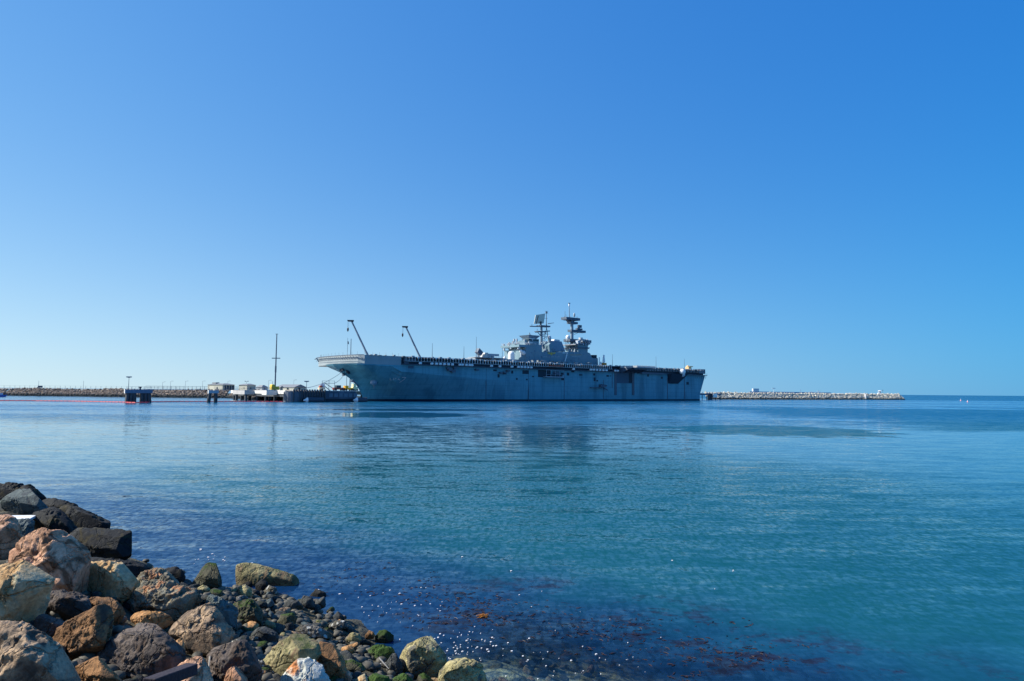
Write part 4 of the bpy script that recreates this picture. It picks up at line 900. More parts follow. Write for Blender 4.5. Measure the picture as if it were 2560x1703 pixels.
# stub of tan/white domes in front of the island
u_, z_ = SP(*P4(302, 1150), 2); MB().ball((u_, -2, z_), 1.75, 1.75, 18).build('fore_radome', WHITE, ship, smooth=True); MB().lathe((u_, -2, 19.5), [(1.75, 0), (1.75, z_-19.5), (1.4, z_-19.3)], 18).build('radome_drum', WHITE, ship)
u_, z_ = SP(*P4(490, 1085), 5.5); MB().ball((u_, -5.5, z_), .85, .85, 12).build('small_radome', WHITE, ship, smooth=True); MB().tube((u_, -5.5, z_-3), (u_, -5.5, z_-.6), .3).build('radome_post', LGREY, ship)
u_, z_ = SP(*P4(530, 1120), 5.5); MB().ball((u_, -5.8, z_), 1.2, 1.2, 12).build('grey_radome', LGREY, ship, smooth=True)
u_, z_ = SP(*P4(175, 1200), 3); MB().wedge([(u_-1.2,-3,19.5),(u_+.9,-3,19.5),(u_+.9,-1,19.5),(u_-1.2,-1,19.5)], [(u_+.5,-2.4,22.8),(u_+.9,-2.4,22.9),(u_+.9,-1.8,22.9),(u_+.5,-1.8,22.8)]).build('blast_screen', LGREY, ship)
# launchers forward of the island
def fore(px, name, m, fn):
    u_, _ = SP(px, 895, 8); mb = MB(); fn(mb, u_); return mb.build(name, m, ship)
fore(1196, 'missile_launcher', mat('launcher', (.07, .11, .16), .5), lambda mb, u: (mb.tube((u, -8, 21.2), (u, -8, 22.4), .6, .4), mb.wedge([(u-1.5,-9.2,23.6),(u+.9,-9.2,22),(u+.9,-6.8,22),(u-1.5,-6.8,23.6)], [(u-.3,-9.2,25.6),(u+2.1,-9.2,23.7),(u+2.1,-6.8,23.7),(u-.3,-6.8,25.6)])))
fore(1213, 'fore_locker', mat('locker_pale', (.5, .5, .46), .5), lambda mb, u: mb.wedge([(u-1.8,-9,21.2),(u+1,-9,21.2),(u+1,-6,21.2),(u-1.8,-6,21.2)], [(u-.9,-9,23.6),(u+1,-9,23.6),(u+1,-6,23.6),(u-.9,-6,23.6)]))
fore(1232, 'fore_director', mat('director_grey', (.3, .36, .4), .5), lambda mb, u: (mb.box(u-4, u+3.2, -9, -6, 22.2, 23.2), mb.box(u-1, u+.4, -8.6, -6.4, 20, 22.3), mb.box(u-3.4, u-1.6, -8.8, -6.2, 21.2, 22.2)))
fore(1205, 'fore_gallery', LGREY, lambda mb, u: [mb.box(u-5+k, u-4.9+k, -9.5, -9.4, 21.3, 22.3) for k in range(20)] and mb.box(u-5, u+15, -9.5, -3, 21.15, 21.3))
# funnel block and aft house
isl([(1100,1090),(1100,880),(1290,895),(1362,1090)], 10, 'funnel', mat('funnel_grey', (.17, .25, .33), .5), v=3.5, parent=ship)
isl([(1055,1100),(1040,960),(1090,905),(1140,1000),(1090,1040),(1100,1100)], 6, 'funnel_front', ISL, v=5.2, parent=ship)
isl([(1130,895),(1150,850),(1250,862),(1255,905)], 3, 'funnel_cap', LGREY, v=0, parent=ship)
aft = isl([(1610,1105),(1610,960),(1640,945),(1810,945),(1800,1100)], 10, 'aft_house', ISL)
isl([(1600,1012),(1600,1000),(1842,1012),(1835,1035),(1800,1045),(1600,1030)], 11, 'aft_house_eave', STEEL, v=5.6, parent=aft)
isl([(1560,960),(1565,940),(1805,948),(1800,965)], 11, 'aft_gallery', STEEL, v=5.8, parent=aft)
isl([(1905,1225),(1905,1160),(1980,1160),(1980,1225)], 6, 'aft_locker', HULLD)
mb = MB(); rr = random.Random(9)
for _ in range(50):
    X_, Y_ = rr.uniform(930, 1800), rr.uniform(1060, 1100); x, z = SP(*P4(X_, Y_), 3); s_ = rr.uniform(.2, .6); mb.box(x, x+s_, -3.5, -3.5+s_, z-1, z+s_*rr.uniform(.5, 2))
for _ in range(40):
    X_, Y_ = rr.uniform(1560, 1800), rr.uniform(870, 960); x, z = SP(*P4(X_, Y_), 4); s_ = rr.uniform(.2, .6); mb.box(x, x+s_, -5-rr.random(), -4+s_, z-.5, z+s_*rr.uniform(.5, 1.5))
for _ in range(40):
    X_, Y_ = rr.uniform(900, 1100), rr.uniform(900, 1080); x, z = SP(*P4(X_, Y_), 2); s_ = rr.uniform(.2, .5); mb.box(x, x+s_, -2, -2+s_, z, z+s_*rr.uniform(.5, 2.5))
mb.build('topside_equipment', mat('topside', (.3, .35, .4), .5, .6, .5), island)
# number, crest and lettering on the island side
def onisl(px, py, lift=.06): u_, z_ = SP(px, py, VI+lift); return Vector((u_, -VI-lift, z_))
def poly_decal(poly, name, m, raw=True): mb = MB(); mb.add([onisl(*q) for q in poly], [tuple(range(len(poly)))]); return mb.build(name, m, island)
decal([[(1406.3,882.5),(1418.6,882.5),(1411.5,907)]], 2.3, 'island_number', WHITE, onisl, island)
mb = MB()
for poly in ([(1368.5,880.6),(1376,882),(1378,885),(1371,885.6)], [(1389.5,880.6),(1382,882),(1380,885),(1387,885.6)], [(1376.5,881.2),(1381.5,881.2),(1382.5,886),(1379,889),(1375.5,886)]): mb.add([onisl(*q, .1) for q in poly], [tuple(range(4 if len(poly) == 4 else 5))])
mb.build('island_crest', GOLD, island)
def letters(x0, x1, y, hpx, m, name, word):
    mb = []; n_ = len(word); w_ = (x1-x0)/n_
    for i, ch in enumerate(word):
        if ch == ' ': continue
        a_ = x0+i*w_; b_ = a_+w_*.6
        mb += [[(a_, y), (a_, y+hpx)], [(a_, y), (b_, y)]] + ([[(b_, y), (b_, y+hpx)]] if ch == 'n' else [[(a_, y+hpx), (b_, y+hpx)]] if ch == 'c' else [])
    return decal(mb, .35, name, m, lambda x, y: onisl(x, y, .08), island)
letters(1358, 1399, 891.5, 1.7, LGREY, 'motto_lettering', 'cnncnc nc cnnc ncncnn')
letters(1425, 1455, 886.5, 1.9, GOLD, 'gold_lettering', 'ncnncncnnncn')
letters(1429, 1453, 890.2, 1.4, LGREY, 'name_lettering', 'nncnccncnn')
# fore mast
def m3(X, Y, v=0.): u_, z_ = SP(*P4(X, Y), v); return (u_, -v, z_)
mst = MB(); mst.tube(m3(893, 980), m3(893, 590), .75, .6, 10)
fm = mst.build('fore_mast', mat('mast_grey', (.13, .19, .25), .5), ship)
mb = MB()
for a_, b_, r_ in (((1040,940),(990,600),.2), ((930,940),(1000,590),.14), ((1000,800),(900,860),.12), ((990,700),(905,780),.12), ((1005,760),(905,690),.12), ((820,720),(890,800),.14), ((800,700),(880,770),.1), ((990,720),(920,800),.14), ((960,880),(1010,800),.1), ((905,800),(1000,800),.1), ((920,880),(1010,930),.1), ((1040,620),(980,560),.15), ((1060,1060),(1020,930),.25), ((980,960),(1080,1080),.18)): mb.tube(m3(*a_), m3(*b_), r_, n=5)
mb.build('mast_lattice', STEEL, fm)
mb = MB(); mb.tube(m3(665,597), m3(1025,605), .28, n=6); mb.tube(m3(770,712), m3(1055,690), .28, n=6); mb.tube(m3(1020,545), m3(1138,530), .2, .12, 6); mb.tube(m3(705,597), m3(705,560), .14, n=5); mb.tube(m3(808,700), m3(808,645), .12, n=5)
a_, b_ = m3(830, 575), m3(1020, 610); mb.box(a_[0], b_[0], -2, 2, b_[2]-.2, a_[2]); a_, b_ = m3(790, 690), m3(940, 715); mb.box(a_[0], b_[0], -1.6, 1.6, b_[2], a_[2])
mb.build('yard_arm', STEEL, fm)
mb = MB(); mb.tube(m3(990,600), m3(990,300), .26, .14, 6); mb.tube(m3(960,300), m3(1022,300), .1, n=4); mb.tube(m3(950,440), m3(1018,440), .09, n=4); mb.box(*[q for q in (m3(978,330)[0], m3(1002,330)[0])], -.3, .3, m3(990,345)[2], m3(990,310)[2]); mb.tube(m3(1022,360), m3(1015,310), .07, n=4)
mb.build('pole_mast', STEEL, fm)
# tilted rectangular radar panel, face lit from the bow side
pn = [m3(812, 545), m3(938, 540), m3(968, 345), m3(845, 372)]
sh = np.array([.55, 1.2, 0]); mb = MB(); q0 = [np.array(p) for p in pn]; q0[0] += [-1.0,1.6,0]; q0[3] += [-1.0,1.6,0]
mb.wedge(q0, [p+np.array([.25, .5, 0]) for p in q0]); mb.build('radar_panel', mat('radar_cream', (.62, .6, .5), .6, .05, .5), fm)
mb = MB(); mb.tube(m3(790,548), m3(828,388), .28, n=5); mb.tube(m3(880,590), m3(880,500), .5, n=6); mb.build('radar_edge', HULLD, fm)
u_ = m3(1050, 820); MB().ball(u_, 1.05, 1.2, 14).build('mast_radome', LGREY, fm, smooth=True); mb = MB(); mb.tube(m3(1050, 885), m3(1050, 840), .9, 1.0, 12); mb.build('radome_drum', ISL, fm)
# main mast
mst = MB(); mst.tube(m3(1490, 1000), m3(1490, 470), .95, .85, 12); mst.tube(m3(1440,460), m3(1438,135), .3, .16, 8)
mm_ = mst.build('main_mast', mat('mainmast_grey', (.2, .27, .33), .5), ship)
mb = MB(); 
for X0, X1, Y0, Y1, dv in ((1330,1600,445,465,2.2), (1430,1570,520,545,1.6), (1445,1725,688,705,1.6), (1390,1810,878,898,2.6)):
    a_, b_ = m3(X0, Y1), m3(X1, Y0); mb.box(a_[0], b_[0], -dv, dv, a_[2], b_[2])
mb.wedge([m3(1450,520), m3(1530,520), (m3(1530,520)[0], 1.5, m3(1530,520)[2]), (m3(1450,520)[0], 1.5, m3(1450,520)[2])], [m3(1400,465), m3(1560,465), (m3(1560,465)[0], 2, m3(1560,465)[2]), (m3(1400,465)[0], 2, m3(1400,465)[2])])
mb.build('mast_platform', STEEL, mm_)
mb = MB()
for a_, b_, r_ in (((1510,770),(1650,705),.12), ((1510,740),(1600,705),.1), ((1400,900),(1450,960),.15), ((1530,900),(1600,1090),.3), ((1560,950),(1620,1100),.25), ((1470,930),(1450,1080),.35), ((1325,480),(1420,480),.08)): mb.tube(m3(*a_), m3(*b_), r_, n=5)
for X_, Y0, Y1 in ((1355,450,300), (1375,450,365), (1345,450,400), (1590,450,405), (1605,445,420), (1470,445,400), (1360,1060,860), (1378,1060,840), (1400,1060,900), (1415,690,650)): mb.tube(m3(X_, Y0), m3(X_, Y1), .09, n=4)
mb.build('mast_brace', STEEL, mm_)
MB().ball(m3(1438,180), .5, .95, 12).build('mast_beacon', WHITE, mm_, smooth=True); MB().box(m3(1420,150)[0], m3(1455,150)[0], -.3, .3, m3(1438,150)[2], m3(1438,138)[2]).build('mast_cap', STEEL, mm_)
MB().ball(m3(1538,375), .6, 1.3, 12).build('mast_beacon', mat('beacon_grey', (.3, .38, .42), .4), mm_, smooth=True)
MB().ball(m3(1412,812), 1.25, 1.25, 14).build('mast_radome', WHITE, mm_, smooth=True); MB().tube(m3(1412,880), m3(1412,825), 1.1, 1.2, 12).build('radome_drum', LGREY, mm_)
c_ = m3(1665, 880); MB().tube(c_, m3(1665, 820), 1.1, 1.2, 12).build('drum_antenna', LGREY, mm_)
MB().ball(m3(1785,880), .95, .95, 12).build('mast_radome', LGREY, mm_, smooth=True)
mb = MB(); a_ = m3(1625, 690); mb.tube((a_[0], 0, a_[2]), (a_[0], 0, a_[2]+2.2), .5, .7, 8); mb.box(a_[0]-2.0, a_[0]+2.3, -.8, .6, a_[2]+.6, a_[2]+1.5); mb.box(a_[0]-.5, a_[0]+1.7, -.8, .6, a_[2]+1.9, a_[2]+3.4); mb.build('search_radar', STEEL, mm_)
# deck crane on the aft island corner, flight-deck vehicles
mb = MB(); u_, _ = SP(1508, 910, 8); mb.tube((u_-2, -8, 19.5), (u_-2, -8, 22), .5, .4); mb.tube((u_-3.2, -8, 19.5), (u_-3.2, -8, 24.5), .28); mb.tube((u_+.2, -8, 21), (u_+.6, -8, 26.0), .7, .5, 8); mb.tube((u_+.6, -8, 26), (u_+1.3, -8, 22), .25)
dc = mb.build('deck_crane', WHITE, ship); MB().box(u_-1, u_+1.8, -9, -7, 19.5, 21.4).build('crane_base', ORG, dc)
mb = MB(); rr = random.Random(21)
for k in range(22):
    u_, _ = SP(rr.uniform(1325, 1470), 905, 12); MB().box(u_, u_+rr.uniform(.6, 2.6), -13, -11.6, 19.5, 19.5+rr.uniform(.5, 1.6)).build('deck_gear', mat('deck_gear', (.2, .24, .26), .6, .7, .4), ship)

# ================================================================== PIER and things on it
pier = thing('berthing_pier', 'long dark sheet-pile pier in front of the bow with a pale trestle behind', 'pier', O, PHI)
cn = toship(G(733, 1005.5)); ND = cn[1]; U0 = cn[0]                 # near corner of the pier platform
U1 = -14.
PZ = 4.3
MB().box(U0, U1, ND, ND+10, 1.2, PZ).build('pier_wall', mat('sheet_wall', (.06, .09, .13), .7, .3, .5, streak=True), pier)
MB().box(U0+.5, U1-.5, ND+.4, ND+9, -2, 1.2).build('pier_skirt', BLACK, pier)
MB().box(U0-.2, U1, ND+.3, ND+10, PZ, PZ+.12).build('pier_deck', CONCW, pier)
x = U0
mb = MB()
while x < U1-.5:
    if not (U0+13 < x < U0+27): mb.tube((x, ND-.25, -1.5), (x, ND-.25, PZ+.55), .32, n=6)
    x += 1.05
mb.build('fender_pile_row', PILE, pier)
mb = MB()
for k in range(6): x = U0+14.5+k*2.1; mb.box(x, x+1.5, ND-.12, ND+.1, 1.9, 3.4)
mb.build('wall_panel_row', mat('panel_blue', (.1, .15, .2), .6), pier)
# long berth behind the ship
MB().box(-45, 262, 19, 34, 2.6, PZ).build('berth_deck', CONC, pier)
mb = MB()
for k in range(31): mb.tube((-44+k*10, 20, -3), (-44+k*10, 20, 2.7), .6, n=6); mb.tube((-44+k*10, 32, -3), (-44+k*10, 32, 2.7), .6, n=6)
mb.build('berth_pile_row', PILE, pier)
# trestle toward the shore with its pale sunlit edge
TE = toship(G(632, 999, 0)); L_ = TE[1]
MB().box(U0-.9, U0+6, ND+6, L_, 3.0, PZ+.1).build('trestle_deck', CONCW, pier)
MB().box(U0-.6, U0+5.6, ND+6.4, L_-1, 1.9, 3.0).build('trestle_beam', PILE, pier)
mb = MB()
for k in range(7):
    y = ND+9+(L_-ND-11)*k/6
    for dx in (0, 4): mb.tube((U0+dx, y, -3), (U0+dx, y, 2), .45, n=8)
mb.build('trestle_pile_row', PILE, pier)
MB().lathe(tuple(np.array([U0+1.2, ND+3.0, 0])), [(3.6, -3), (3.6, PZ-.3)], 20).build('sheet_pile_cell', mat('cell', (.08, .1, .13), .7, .3, .4), pier)
MB().box(U0-5.2, U0-1, ND+14, ND+19, 2.6, PZ+.1).build('trestle_landing', CONCW, pier)

def place(u, y, z=PZ+.12): return shipw(u, y, z)
def atpier(px, v_y, z=PZ+.12):
    """on the pier deck, on the ship-frame line y = v_y below pixel column px"""
    u_, _ = SP(px, 975, -v_y); return u_
def pole(px, y0, y1, D, name, label, cat, r_=.16, group=None, arms=None, m=STEEL, ground=PZ):
    b_ = W(px, y1, D); t_ = W(px, y0, D); z0 = ground
    o = thing(name, label, cat, (b_[0], b_[1], z0), 0, group); h_ = t_[2]-z0
    MB().tube((0, 0, 0), (0, 0, h_), r_, r_*.6, 8).build('pole', m, o)
    if arms: arms(o, h_)
    return o
def arm2(w_, d_=0.):
    def f(o, h_):
        mb = MB(); mb.tube((-w_, 0, h_-.3), (w_, 0, h_-.3), .06, n=5); mb.build('cross_arm', STEEL, o)
        for s_ in (-1, 1): MB().box(s_*w_-.4, s_*w_+.4, -.2, .2, h_-.25, h_+.1).build('lamp_head', GALV, o)
    return f
def arm1(w_):
    def f(o, h_):
        MB().tube((0, 0, h_-.2), (w_, 0, h_+.1), .06, n=5).build('arm', STEEL, o); MB().box(w_-.1, w_+.7, -.15, .15, h_, h_+.16).build('lamp_head', GALV, o)
    return f
def cross(o, h_):
    zc = h_*.57; MB().box(-1.6, 1.6, -.12, .12, zc-.15, zc+.15).build('cross_arm', STEEL, o); MB().tube((0, 0, zc-5.4), (0, 0, zc-3), .35, n=6).build('mast_box', STEEL, o)
    MB().box(-.5, .5, -.1, .1, h_-.1, h_+.05).build('mast_tip', STEEL, o)
pole(687.5, 835, 973, 262, 'signal_mast', 'tall thin mast with one short cross-arm on the trestle left of the ship', 'mast', .30, arms=cross)
pole(681, 953, 973, 268, 'lamp_post', 'short bare post just left of the tall cross-arm mast', 'lamp post', .10)
pole(766, 953, 976, 262, 'lamp_post', 'lamp post on the pier where the long mooring line ends', 'lamp post', .12, arms=arm2(.5))
pole(874.5, 847, 975, 340, 'flood_mast', 'thicker of two tall bare masts seen behind the overhanging bow', 'mast', .26)
pole(866, 845, 975, 345, 'flag_mast', 'thinner of two tall masts behind the overhanging bow, with a small pennant', 'mast', .13, arms=lambda o, h_: MB().wedge([(0,-.03,h_-3),(.7,-.03,h_-3.3),(.7,.03,h_-3.3),(0,.03,h_-3)], [(0,-.03,h_-1.6),(.5,-.03,h_-1.8),(.5,.03,h_-1.8),(0,.03,h_-1.6)]).build('pennant', STEEL, o))

# mobile cranes on the berth behind the ship
def crane(label, top, foot, D):
    tp = W(*top, D); x0, y0 = foot
    dxdy = (foot[0]-top[0])/(foot[1]-top[1]); hz = 976
    fx = foot[0]+dxdy*(hz-28-foot[1]); ft = W(fx, hz-28, D)
    o = thing('mobile_crane', label, 'crane', (ft[0]+2, ft[1], PZ), 0, 'mobile cranes behind the warship')
    dx = ft[0]-(ft[0]+2)
    MB().box(-5, 6, -1.4, 1.4, .7, 1.9).build('chassis', YEL, o); MB().box(-1.5, 3.5, -1.3, 1.3, 1.9, 4.2).build('cab', YEL, o)
    for x in (-4, -2, 2.5, 4.5):
        for y in (-1.3, 1.3): MB().tube((x, y-.3, .65), (x, y+.3, .65), .65, n=10).build('wheel', BLACK, o)
    bz = ft[2]-PZ; P0 = Vector((1.2, 0, 3.5)); P1 = Vector((tp[0]-ft[0]-2, 0, tp[2]-PZ)); Pm = P0.lerp(P1, .5)
    bm_ = MB(); bm_.tube(P0, Pm, .62, .55, 8); bm_.tube(Pm, P1, .45, .36, 8); boom = bm_.build('boom', mat('boom_grey', (.16, .2, .25), .5), o)
    MB().wedge([(P1.x-1.7, -.4, P1.z-.2), (P1.x+.8, -.4, P1.z-.4), (P1.x+.8, .4, P1.z-.4), (P1.x-1.7, .4, P1.z-.2)], [(P1.x-2.0, -.4, P1.z+.5), (P1.x+1.0, -.4, P1.z+.5), (P1.x+1.0, .4, P1.z+.5), (P1.x-2.0, .4, P1.z+.5)]).build('boom_head', BLACK, boom)
    mb = MB(); mb.tube((P1.x-1.7, 0, P1.z), (P1.x-1.7, 0, P1.z-3), .05, n=4); mb.tube((P1.x-1.2, 0, P1.z), (P1.x-1.45, 0, P1.z-3), .04, n=4); mb.build('hoist_cable', STEEL, o)
    MB().lathe((P1.x-1.6, 0, P1.z-4.2), [(.12, -.7), (.42, 0), (.42, .8), (.2, 1.2)], 8).build('hook_block', BLACK, o)
crane('crane boom with hanging hook rising above the very bow, nearer the left', (879,803), (912,888), 312)
crane('second crane boom with hanging hook, rising above the deck right of the bow', (1015,818), (1044,892), 335)

# things on the pier deck
def onp(px, Y_=None, vy=None):
    u_, _ = SP(px, 975, -vy); return shipw(u_, vy, PZ+.12)
st = thing('access_stairs', 'white scaffold stair tower on the pier left of the bow', 'stairs', onp(822, vy=ND+4), PHI*.3)
mb = MB()
for x in (-2.6, 0, 2.2): 
    for y in (-.8, .8): mb.tube((x, y, 0), (x, y, 3.9), .06, n=4)
mb.tube((-2.6,-.8,3.9), (2.2,-.8,3.9), .06, n=4); mb.tube((-2.6,.8,3.9), (2.2,.8,3.9), .06, n=4)
mb.build('frame', GALV, st); MB().box(-2.6, 2.3, -.8, .8, 2.9, 3.05).build('landing', STEEL, st); MB().box(-3.2, -1.6, -.8, .8, 1.2, 2.8).build('white_panel', WHITE, st)
MB().wedge([(-1.6,-.8,2.9),(-1.2,-.8,2.9),(-1.2,.8,2.9),(-1.6,.8,2.9)], [(1.6,-.8,.8),(2.0,-.8,.8),(2.0,.8,.8),(1.6,.8,.8)]).build('stair_flight', STEEL, st)
MB().wedge([(-2.4,-.8,2.2),(-2.0,-.8,2.2),(-2.0,.8,2.2),(-2.4,.8,2.2)], [(.4,-.8,0),(.8,-.8,0),(.8,.8,0),(.4,.8,0)]).build('stair_flight', STEEL, st)
def truck(px, label, m, m2, L_, H_, vy, cat='truck', name='truck', cabx=.3):
    o = thing(name, label, cat, onp(px, vy=vy), PHI)
    MB().box(-L_/2, L_/2, -1, 1, .5, .5+H_*.45).build('body', m, o, bevel=.05); MB().box(-L_/2+L_*cabx, -L_/2+L_*(cabx+.4), -.95, .95, .5+H_*.45, .5+H_).build('cab', m2, o, bevel=.05)
    for x in (-L_/3, L_/3):
        for y in (-.95, .95): MB().tube((x, y-.12, .45), (x, y+.12, .45), .45, n=10).build('wheel', BLACK, o)
    return o
truck(846, 'dark red pickup truck parked on the pier right of the stair tower', RUST, GLASS, 4.6, 1.7, ND+4, cabx=.25)
o = truck(870, 'orange-yellow flatbed machine on the pier under the bow overhang', mat('amber_paint', (.72, .38, .02), .5), mat('amber_paint', (.72, .38, .02), .5), 3.6, 1.6, ND+4, 'lift', 'work_platform', .05)
o = thing('forklift', 'pale yellow lift machine with a dark raised arm beside the bow', 'forklift', onp(886, vy=ND+4), PHI)
PY = mat('pale_yellow', (.75, .72, .4), .5)
MB().box(-1.1, 1.1, -.9, .9, .5, 1.6).build('body', PY, o); MB().box(-.9, .3, -.8, .8, 1.6, 2.9).build('cab', PY, o); MB().tube((-1, 0, 4.3), (1.9, 0, 1.9), .35, .3, 6).build('arm', STEEL, o); MB().box(-1.7, -.4, -.5, .5, 3.6, 4.3).build('bucket', STEEL, o)
for x in (-.8, .8):
    for y in (-.85, .85): MB().tube((x, y-.15, .4), (x, y+.15, .4), .4, n=10).build('wheel', BLACK, o)
o = thing('generator_trailer', 'small rust and cream trailer at the left foot of the stair tower', 'trailer', onp(803.5, vy=ND+4), PHI)
MB().box(-1.2, 1.2, -.8, .8, .5, 1.3).build('body', mat('trailer_cream', (.6, .5, .35), .6), o); MB().box(-.9, .2, -.6, .6, 1.3, 2.0).build('hood', RUST, o); MB().tube((0, -.9, .4), (0, .9, .4), .4, n=10).build('wheel', BLACK, o)
o = thing('winch_box', 'bright yellow box machine at the foot of the tall cross-arm mast', 'winch', W(686, 975, 262)*[1, 1, 0]+[0, 0, PZ+.1], PHI)
MB().box(-1.5, 1.5, -1, 1, .2, 1.5).build('body', YEL, o, bevel=.1); MB().tube((-.9, -1.1, 1.7), (-.9, 1.1, 1.7), .6, n=10).build('drum', YEL, o)
mb = MB(); rr = random.Random(14)
# fenders afloat
for px, lb, half in ((787, 'cylindrical floating fender with a white end, halfway along the pier wall', 3.4), (903, 'cylindrical floating fender with a white end, tucked under the stem of the bow', 2.3)):
    u_, _ = SP(px, 997, -(ND-1.4)); o = thing('floating_fender', lb, 'fender', shipw(u_, ND-1.4, .75), PHI, 'floating fenders at the pier')
    MB().tube((-half+.4, 0, 0), (half, 0, 0), 1.1, n=16).build('drum', mat('fender_rubber', (.05, .06, .08), .5), o, smooth=False)
    MB().add(*(lambda q: (q.v, q.f))(MB().tube((-half-.5, 0, 0), (-half+.4, 0, 0), .45, 1.12, 16))).build('white_end', WHITE, o); MB().tube((-half-1.1, 0, -.1), (-half-.4, 0, 0), .3, .45, 8).build('hauser_eye', WHITE, o)
# mooring lines
def rope(p, q, sag, r_, label):
    P = Vector(p); Q = Vector(q); mb = MB(); k = 10; pr = P
    for i in range(1, k+1):
        f = i/k; c = P.lerp(Q, f); c.z -= sag*4*f*(1-f); mb.tube(pr, c, r_, n=5); pr = c
    tag(mb.build('mooring_line', mat('rope_grey', (.22, .26, .3), .8), None), label, 'rope', 'mooring lines of the warship')
def hw(px, py):
    c = onhull(px, py, .3)
    if c is None: u_, z_ = SP(px, py, 0); c = Vector((u_, 0, z_))
    return shipw(c.x, c.y, c.z)
rope(hw(853, 931), W(767, 970, 262), 1.0, .09, 'long mooring line falling from the bow to the lamp post on the pier')
rope(hw(860, 937), W(837, 958, 268), .5, .09, 'short mooring line falling from the bow toward the stair tower')

# ================================================================== DOLPHINS, walkway, boom
def dolphin(px, py, wid, dep, label, legs, capz=(3.1, 4.3), m=mat('dolphin_cap', (.1, .16, .24), .7)):
    g = G(px, py); o = thing('mooring_dolphin', label, 'mooring dolphin', (g[0], g[1], 0), PHI*.8, 'mooring dolphins left of the pier')
    MB().box(-wid/2, wid/2, 0, dep, *capz).build('cap', CONC if m is None else m, o, bevel=.05)
    for x, lean in legs:
        mb = MB()
        for y in (.8, dep-.8): mb.tube((x+lean, y-.3, -3), (x, y, capz[0]+.1), .55, n=10)
        mb.build('pile', PILE, o)
    return o
d1 = dolphin(347, 1006.5, 8.0, 5.5, 'large square mooring dolphin ringed by the red boom, lamp post on its left corner', [(-3.2,-.5),(-2.2,-.2),(-1.3,.1),(1.0,-.1),(2.0,.2),(3.0,.5)], m=mat('dolphin_cap', (.12, .18, .26), .7))
MB().box(-4.25, -4.02, .1, 5.4, 3.0, 4.35).build('painted_sun_side', CONCW, d1); MB().lathe((.3, 1.5, 4.3), [(.3, 0), (.25, .6), (.5, .7), (.45, 1.0)], 10).build('bollard', BLACK, d1)  # pale plate paints sunlight onto the cap's left face
mb = MB()
for k in range(7): mb.tube((-3.5+k*1.2, .2, 4.3), (-3.5+k*1.2, .2, 5.2), .04, n=4)
mb.tube((-3.5, .2, 5.2), (3.7, .2, 5.2), .04, n=4); mb.build('railing', GALV, d1)
gg = G(347, 1006.5); pole(321, 942, 976, gg[1]+2, 'lamp_post', 'lamp post with two angled heads on the large mooring dolphin', 'lamp post', .10, arms=arm2(.45), ground=4.3)
d2 = dolphin(534, 1006.5, 3.1, 3.0, 'small narrow mooring dolphin on two leaning legs, under the walkway', [(-1.1,-.75),(.8,.0)], capz=(3.2, 4.25), m=mat('dolphin_cap2', (.3, .36, .42), .8)); MB().box(-1.75, -1.57, .1, 2.9, 3.1, 4.3).build('painted_sun_side', CONCW, d2)  # small cap's left plate likewise has the sunlight in its pale colour
def walkway(x0, y0, x1, y1, D0, D1, label):
    P = Vector(W(x0, y0, D0)); Q = Vector(W(x1, y1, D1)); P.z = Q.z = 4.35; o = thing('walkway', label, 'walkway', P, math.atan2(Q.y-P.y, Q.x-P.x), 'steel walkways between the dolphins')
    L_ = (Q-P).length; MB().box(0, L_, -.5, .5, 0, .12).build('deck', GALV, o)
    mb = MB(); x = 0
    while x <= L_:
        for y in (-.5, .5): mb.tube((x, y, .1), (x, y, 1.2), .04, n=4)
        x += 1.3
    for y in (-.5, .5):
        for z in (.65, 1.2): mb.tube((0, y, z), (L_, y, z), .05, n=4)
    mb.build('railing', STEEL, o)
Dd = gg[1]+3
walkway(364, 978, 525, 978, Dd, G(534,1006.5)[1]+2, 'railed steel walkway from the large mooring dolphin to the small one')
walkway(537, 978, 692, 978, G(534,1006.5)[1]+2, 262, 'railed steel walkway from the small mooring dolphin to the pier')
bp = [G(-60,1001.8), G(0,1002.3), G(90,1002.8), G(180,1003.8), G(314,1006.4), G(322,1007.2), G(340,1007.6), G(372,1007), G(378,1005.4), G(450,1004.6), G(522,1004.8), G(560,1004.6), G(640,1004.8), G(731,1005.2)]
mb = MB(); dk = MB(); rr = random.Random(2); pos = []
for a_, b_ in zip(bp[:-1], bp[1:]):
    a_ = Vector(a_); b_ = Vector(b_); L_ = (b_-a_).length; k = max(1, int(L_/1.5))
    for i in range(k): pos.append((a_.lerp(b_, i/k), a_.lerp(b_, (i+.82)/k)))
for i, (p_, q_) in enumerate(pos):
    p_.z = q_.z = .08; mb.tube(p_, q_, .19, n=8)
    dk.tube(q_, q_+(q_-p_)*.2, .24 if 40 > i > 12 and i % 2 else .13, n=6)
bo = mb.build('floating_boom', REDP); tag(bo, 'long string of red floats across the water at the left', 'boom'); dk.build('connector_row', mat('boom_dark', (.1, .03, .06), .6), bo)
